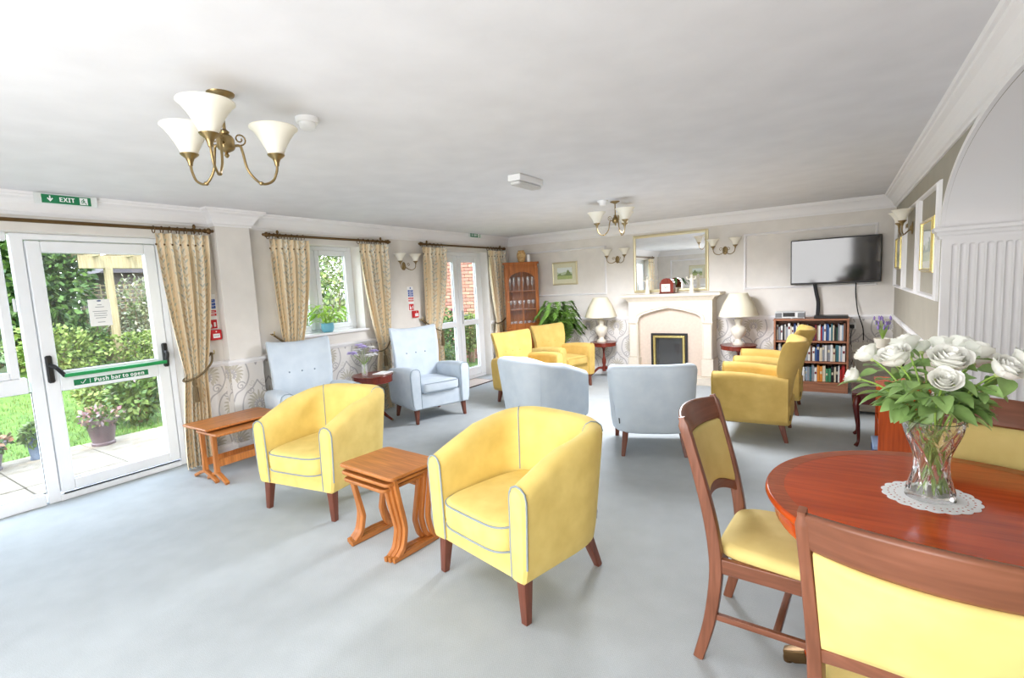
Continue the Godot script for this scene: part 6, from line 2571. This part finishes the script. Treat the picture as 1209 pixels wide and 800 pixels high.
# ------------------------------------------------------------------ on the ceiling
func chandelier(label: String, at: Vector3, d0: Vector2, power: float) -> Node3D:
	# three arms with alabaster bowls; at = where the stem meets the ceiling
	var o := thing("chandelier", label, "chandelier", at)
	o.scale = Vector3.ONE * 0.85
	var g := G.new()
	g.lathe([Vector2(0, -0.028), Vector2(0.02, -0.028), Vector2(0.034, -0.018), Vector2(0.058, -0.01), Vector2(0.062, 0.0), Vector2(0, 0)], 28)
	part(o, "ceiling_rose", g, M.antique)
	g = G.new()
	g.tube([Vector3(0, -0.02, 0), Vector3(0, -0.18, 0)], 0.008, 10)
	part(o, "stem", g, M.antique)
	g = G.new()
	g.lathe([Vector2(0, -0.305), Vector2(0.006, -0.302), Vector2(0.012, -0.292), Vector2(0.006, -0.28), Vector2(0.016, -0.275), Vector2(0.034, -0.265), Vector2(0.04, -0.255), Vector2(0.04, -0.215), Vector2(0.032, -0.2), Vector2(0.018, -0.19), Vector2(0.022, -0.18), Vector2(0.01, -0.168), Vector2(0, -0.168)], 24)
	part(o, "hub", g, M.antique)
	var b0 := atan2(d0.y, d0.x)
	for k in 3:
		var a := b0 + TAU * k / 3.0
		var d := Vector3(cos(a), 0, sin(a))
		g = G.new()
		g.tube(curve([d * 0.035 + Vector3(0, -0.242, 0), d * 0.064 + Vector3(0, -0.238, 0), d * 0.074 + Vector3(0, -0.268, 0), d * 0.092 + Vector3(0, -0.355, 0), d * 0.148 + Vector3(0, -0.412, 0), d * 0.205 + Vector3(0, -0.395, 0), d * 0.23 + Vector3(0, -0.345, 0), d * 0.235 + Vector3(0, -0.31, 0)], 6), 0.0065, 8)
		g.ball(d * 0.148 + Vector3(0, -0.412, 0), Vector3(0.013, 0.010, 0.013), 8, 6)
		var arm := part(o, "arm", g, M.antique)
		g = G.new()
		var xf := Transform3D(Basis.IDENTITY, d * 0.235 + Vector3(0, -0.075, 0))
		g.lathe([Vector2(0, -0.24), Vector2(0.01, -0.24), Vector2(0.013, -0.222), Vector2(0.02, -0.205), Vector2(0.04, -0.188), Vector2(0.043, -0.182), Vector2(0, -0.182)], 20, xf)
		part(arm, "cup", g, M.antique)
		g = G.new()
		var curl := []
		for m in 18:
			var t := m * 0.5
			var r := 0.03 * (1.0 - m / 22.0)
			curl.append(d * (0.066 + r * sin(t)) + Vector3(0, -0.205 - r * cos(t), 0))
		g.tube(curl, 0.0038, 6)
		part(arm, "scroll", g, M.antique)
		g = G.new()
		g.lathe([Vector2(0, -0.186), Vector2(0.036, -0.184), Vector2(0.044, -0.165), Vector2(0.06, -0.13), Vector2(0.082, -0.092), Vector2(0.104, -0.062), Vector2(0.118, -0.05), Vector2(0.117, -0.045), Vector2(0.102, -0.058), Vector2(0.079, -0.089), Vector2(0.056, -0.13), Vector2(0.039, -0.165)], 36, xf)
		part(o, "shade", g, M.shade)
	# added fill light under the bowls; the chandelier itself has no lit bulbs
	var l := SpotLight3D.new()
	l.name = "added_downlight"
	l.spot_angle = 84.0
	l.spot_angle_attenuation = 0.25
	l.spot_range = 20.0
	l.spot_attenuation = 2.0
	l.light_size = 0.4
	l.light_energy = power
	l.light_color = Color8(246, 248, 255)
	l.shadow_enabled = true
	o.add_child(l)
	l.position = Vector3(0, -0.43, 0)
	l.rotation.x = -PI / 2
	return o


func ceiling_things() -> void:
	chandelier("three-arm brass chandelier with alabaster shades over the piped yellow armchairs", Vector3(-2.16, CH, -1.18), Vector2(0.726, 0.69), 0.5)
	chandelier("three-arm brass chandelier with alabaster shades before the fireplace", Vector3(-2.06, CH, -5.29), Vector2(-0.933, 0.363), 5.6)
	for s in [[Vector3(-2.16, CH, -1.585), "white smoke detector beside the chandelier over the piped yellow armchairs"], [Vector3(-2.13, CH, -5.12), "white smoke detector beside the chandelier before the fireplace"]]:
		var o := thing("smoke_detector", s[1], "smoke detector", s[0])
		var g := G.new()
		g.lathe([Vector2(0, -0.024), Vector2(0.048, -0.024), Vector2(0.053, -0.016), Vector2(0.053, 0), Vector2(0, 0)], 28)
		part(o, "base", g, M.white)
		g = G.new()
		g.lathe([Vector2(0, -0.052), Vector2(0.028, -0.052), Vector2(0.036, -0.046), Vector2(0.04, -0.024), Vector2(0, -0.024)], 28)
		part(o, "sensor", g, M.white)
	var e := thing("emergency_light", "white oblong emergency light on the ceiling between the chandeliers", "emergency light", Vector3(-2.11, CH, -3.52), 0.0)
	var g := G.new()
	g.box(Vector3(0, -0.025, 0), Vector3(0.115, 0.05, 0.36), 0.006)
	part(e, "housing", g, M.white)
	g = G.new()
	g.box(Vector3(0, -0.062, 0), Vector3(0.095, 0.026, 0.34), 0.012)
	var df := mat([226, 226, 224], 0.3)
	part(e, "diffuser", g, df)
	for k in 9:
		g = G.new()
		g.box(Vector3(-0.04 + k * 0.01, -0.0755, 0), Vector3(0.004, 0.004, 0.32), 0.0)
		part(e, "diffuser_rib", g, df)


# ------------------------------------------------------------------ signs and small things
func exit_sign(label: String, at: Vector3, l: float, h: float, detailed: bool) -> void:
	var o := thing("exit_sign", label, "sign", at, PI / 2)
	var g := G.new()
	g.box(Vector3(0, 0, 0), Vector3(l * 1.28, h * 1.28, 0.006), 0.001)
	part(o, "backing", g, mat([226, 230, 228], 0.3))
	g = G.new()
	g.box(Vector3(0.0, 0.0, 0.004), Vector3(l, h, 0.003), 0.0)
	part(o, "green_panel", g, M.green_sign)
	for sx in [-1.0, 1.0]:
		g = G.new()
		g.box(Vector3(sx * l * 0.5, 0, -0.02), Vector3(0.012, 0.02, 0.05), 0.003)
		part(o, "bracket", g, M.white)
	var z := 0.0062
	var s := h
	g = G.new()
	g.prism(PackedVector2Array([Vector2(-0.06, 0.38), Vector2(0.06, 0.38), Vector2(0.06, 0.0), Vector2(0.2, 0.14), Vector2(0.28, 0.05), Vector2(0.0, -0.32), Vector2(-0.28, 0.05), Vector2(-0.2, 0.14), Vector2(-0.06, 0.0)]), 0.002, Transform3D(Basis.from_scale(Vector3(s, s, 1)), Vector3(-l * 0.335, 0, z)))
	part(o, "arrow", g, M.print_white)
	var t := part(o, "lettering", text_mesh("EXIT", h * 0.72), M.print_white)
	t.position = Vector3(0, 0, z)
	g = G.new()
	# doorway with the running figure cut out in green
	g.box(Vector3(l * 0.345, 0, z), Vector3(h * 0.78, h * 0.8, 0.001), 0.0)
	part(o, "doorway", g, M.print_white)
	g = G.new()
	var c := Vector3(l * 0.345, 0, z + 0.001)
	for seg in [[-0.02, 0.12, 0.02, -0.08], [0.02, -0.08, 0.18, -0.2], [0.18, -0.2, 0.26, -0.34], [0.02, -0.08, -0.12, -0.2], [-0.12, -0.2, -0.28, -0.2], [-0.02, 0.12, 0.14, 0.02], [-0.02, 0.12, -0.18, 0.06], [-0.18, 0.06, -0.2, -0.06]]:
		g.tube([c + Vector3(seg[0], seg[1], 0) * h, c + Vector3(seg[2], seg[3], 0) * h], 0.05 * h, 5, false, 1.0, 0.1, Vector3.BACK)
	g.ball(c + Vector3(0.0, 0.24 * h, 0), Vector3(0.075 * h, 0.075 * h, 0.0008), 10, 5)
	part(o, "running_figure", g, M.green_sign)


func call_point(label: String, at: Vector3) -> void:
	# red break-glass box with its notices above; at = middle of the box on the wall
	var o := thing("fire_call_point", label, "fire alarm", at, PI / 2)
	var g := G.new()
	g.box(Vector3(0, 0, 0.022), Vector3(0.105, 0.098, 0.044), 0.008)
	part(o, "red_box", g, M.red)
	g = G.new()
	g.box(Vector3(0, -0.008, 0.045), Vector3(0.062, 0.04, 0.003), 0.0)
	var lb := part(o, "glass_label", g, M.print_white)
	g = G.new()
	for k in 3:
		g.box(Vector3(-0.016 + k * 0.016, -0.008, 0.047), Vector3(0.009, 0.006, 0.001), 0.0)
	part(lb, "label_print", g, M.gasket)
	g = G.new()
	g.ball(Vector3(0, 0.032, 0.045), Vector3(0.007, 0.007, 0.003), 8, 5)
	part(o, "lamp", g, M.print_white)


func call_signs(label: String, at: Vector3) -> void:
	# notice above a call point: blue fire-action panel, red panel, red pictogram of a finger on a button
	var o := thing("fire_notice", label, "sign", at, PI / 2)
	var g := G.new()
	g.box(Vector3(0, 0.215, 0.002), Vector3(0.11, 0.235, 0.004), 0.0)
	part(o, "notice_card", g, M.print_white)
	for r in [[0.272, 0.028], [0.240, 0.026], [0.210, 0.026]]:
		g = G.new()
		g.box(Vector3(0, r[0], 0.005), Vector3(0.098, r[1], 0.002), 0.0)
		var p := part(o, "blue_panel", g, M.blue_sign)
		g = G.new()
		for k in 2:
			g.box(Vector3(0.004 - 0.012 * k, r[0] + 0.005 - 0.010 * k, 0.0064), Vector3(0.06 - 0.016 * k, 0.0035, 0.001), 0.0)
		part(p, "print_lines", g, M.print_white)
	g = G.new()
	g.lathe([Vector2(0.012, 0.006), Vector2(0, 0.006)], 14, Transform3D(Basis(Vector3.RIGHT, PI / 2), Vector3(0, 0.312, 0)))
	part(o, "blue_roundel", g, M.blue_sign)
	for r in [[0.170, 0.022], [0.138, 0.022]]:
		g = G.new()
		g.box(Vector3(0, r[0], 0.005), Vector3(0.098, r[1], 0.002), 0.0)
		var p := part(o, "red_panel", g, M.red)
		g = G.new()
		g.box(Vector3(0, r[0], 0.0064), Vector3(0.07, 0.004, 0.001), 0.0)
		part(p, "print_lines", g, M.print_white)
	g = G.new()
	g.box(Vector3(0, 0.048, 0.002), Vector3(0.108, 0.098, 0.004), 0.0)
	part(o, "pictogram_card", g, M.print_white)
	g = G.new()
	g.box(Vector3(0, 0.048, 0.005), Vector3(0.092, 0.084, 0.002), 0.0)
	var pc := part(o, "pictogram_panel", g, M.red)
	g = G.new()
	g.soft(Vector3(-0.018, 0.034, 0.0066), Vector3(0.032, 0.04, 0.002), 0.8, 0.7, 14, 6)
	g.tube([Vector3(-0.026, 0.045, 0.0066), Vector3(-0.026, 0.072, 0.0066)], 0.006, 6, false, 1.0, 0.15, Vector3.BACK)
	for k in 3:
		g.ball(Vector3(0.024, 0.03 + k * 0.014, 0.0066), Vector3(0.012, 0.008, 0.001), 8, 5)
	part(pc, "pictogram", g, M.print_white)


func small_things() -> void:
	exit_sign("green EXIT sign with an arrow above the garden door", Vector3(-4.875, 2.325, -1.42), 0.29, 0.062, true)
	exit_sign("small green EXIT sign above the french doors", Vector3(-4.885, 2.345, -6.50), 0.26, 0.06, false)
	call_point("red break-glass call point beside the garden door's curtain", Vector3(WX, 1.195, -2.435))
	call_signs("blue and red fire notice beside the garden door's curtain", Vector3(WX, 1.25, -2.425))
	call_point("red break-glass call point below the double wall light by the french doors", Vector3(WX, 1.19, -5.15))
	call_signs("blue and red fire notice below the double wall light by the french doors", Vector3(WX, 1.245, -5.10))
	# notice on the door's glass
	var o := thing("door_notice", "white printed notice taped to the glass of the garden door", "notice", Vector3(-5.166, 1.47, -1.622), PI / 2)
	var g := G.new()
	g.box(Vector3(0, 0, 0), Vector3(0.15, 0.22, 0.0016), 0.0)
	part(o, "sheet", g, M.paper)
	g = G.new()
	var q := RandomNumberGenerator.new()
	q.seed = 3
	for k in 9:
		var w := [0.03, 0.06, 0.0, 0.10, 0.085, 0.09, 0.07, 0.0, 0.05][k] as float
		if w > 0.0:
			g.box(Vector3(0, 0.065 - k * 0.018, 0.001), Vector3(w, 0.004, 0.0006), 0.0)
	part(o, "print_lines", g, mat([120, 122, 130], 0.7))
	g = G.new()
	g.ball(Vector3(0, 0.098, 0.001), Vector3(0.016, 0.007, 0.0006), 12, 5)
	part(o, "letterhead", g, mat([70, 84, 130], 0.7))
	# doormat
	g = G.new()
	g.box(Vector3(0, 0.006, 0), Vector3(0.40, 0.012, 0.66), 0.004)
	var mt := solo("door_mat", g, skin(mat([206, 192, 182], 0.97), T.paint, 5.0), "thin pale doormat inside the french doors", "doormat", "", Vector3(-4.90, 0, -6.22))
	g = G.new()
	for e in [[Vector3(0.197, 0.006, 0), Vector3(0.014, 0.015, 0.67)], [Vector3(-0.197, 0.006, 0), Vector3(0.014, 0.015, 0.67)], [Vector3(0, 0.006, 0.33), Vector3(0.40, 0.015, 0.014)], [Vector3(0, 0.006, -0.33), Vector3(0.40, 0.015, 0.014)]]:
		g.box(e[0], e[1], 0.003)
	part(mt, "edging", g, mat([92, 72, 66], 0.9))
	# plant on the window sill
	var p := thing("sill_plant", "leafy lime-green plant in a turquoise pot on the window sill", "potted plant", Vector3(-5.075, 1.083, -3.75))
	g = G.new()
	g.lathe([Vector2(0, 0), Vector2(0.05, 0), Vector2(0.066, 0.02), Vector2(0.074, 0.06), Vector2(0.07, 0.095), Vector2(0.076, 0.108), Vector2(0.068, 0.108), Vector2(0.06, 0.09), Vector2(0, 0.085)], 28)
	part(p, "pot", g, mat([110, 172, 190], 0.3))
	q.seed = 12
	for k in 64:
		var a := q.randf() * TAU
		var d := Vector3(cos(a) * 0.55, q.randf_range(0.2, 1.2), sin(a) * 1.15).normalized()
		var r := q.randf_range(0.15, 0.31)
		g = G.new()
		var tip := Vector3(d.x * r * 0.5, 0.09 + d.y * r, d.z * r)
		g.tube(curve([Vector3(0, 0.08, 0), Vector3(d.x * r * 0.25, 0.09 + d.y * r * 0.8, d.z * r * 0.5), tip], 3), 0.0016, 4)
		leaf_shape(g, tip, Vector3(d.x * 0.5, -0.1, d.z).normalized(), Vector3.UP, 0.085, 0.02, 0.4)
		part(p, "leaf", g, M.sill_leaf)
	# white and lilac flowers in a glass on the drum table, and a folded paper
	var at := Vector3(-4.45, 0.6005, -3.72)
	var v := thing("glass_bud_vase", "slim glass vase on the round drum table", "vase", at)
	g = G.new()
	g.lathe([Vector2(0, 0), Vector2(0.03, 0), Vector2(0.034, 0.02), Vector2(0.03, 0.1), Vector2(0.036, 0.13), Vector2(0.033, 0.13), Vector2(0.027, 0.1), Vector2(0.03, 0.022), Vector2(0, 0.012)], 20)
	part(v, "glass_body", g, M.thin_glass)
	var names := [["white", [248, 248, 244]], ["lilac", [206, 190, 236]]]
	for k in 11:
		var kd: Array = names[k % 2]
		var f := thing("cut_flower", "%s flower in the slim vase on the drum table" % kd[0], "flower", at, 0.0, "flowers in the slim vase")
		var a := TAU * k / 11.0 * 4.0
		var tip := Vector3(cos(a) * 0.10, 0.22 + 0.035 * (k % 4), sin(a) * 0.13)
		g = G.new()
		g.tube(curve([Vector3(-cos(a) * 0.01, 0.02, -sin(a) * 0.01), Vector3(cos(a) * 0.012, 0.13, sin(a) * 0.012), tip], 4), 0.002, 5)
		part(f, "stem", g, M.stem)
		g = G.new()
		for m in 7:
			var b := TAU * m / 7.0
			var dr := Vector3(cos(b), 0.35 + 0.3 * (m % 2), sin(b)).normalized()
			leaf_shape(g, tip, dr, Vector3.UP, 0.068, 0.026, 0.25)
		g.ball(tip + Vector3(0, 0.008, 0), 0.014, 8, 6)
		part(f, "petals", g, mat(kd[1], 0.7))
	g = G.new()
	g.box(Vector3(0, 0.004, 0), Vector3(0.15, 0.008, 0.21), 0.002)
	solo("folded_paper", g, M.paper, "folded white paper on the round drum table", "paper", "", Vector3(-4.36, 0.6005, -3.90), 0.3)
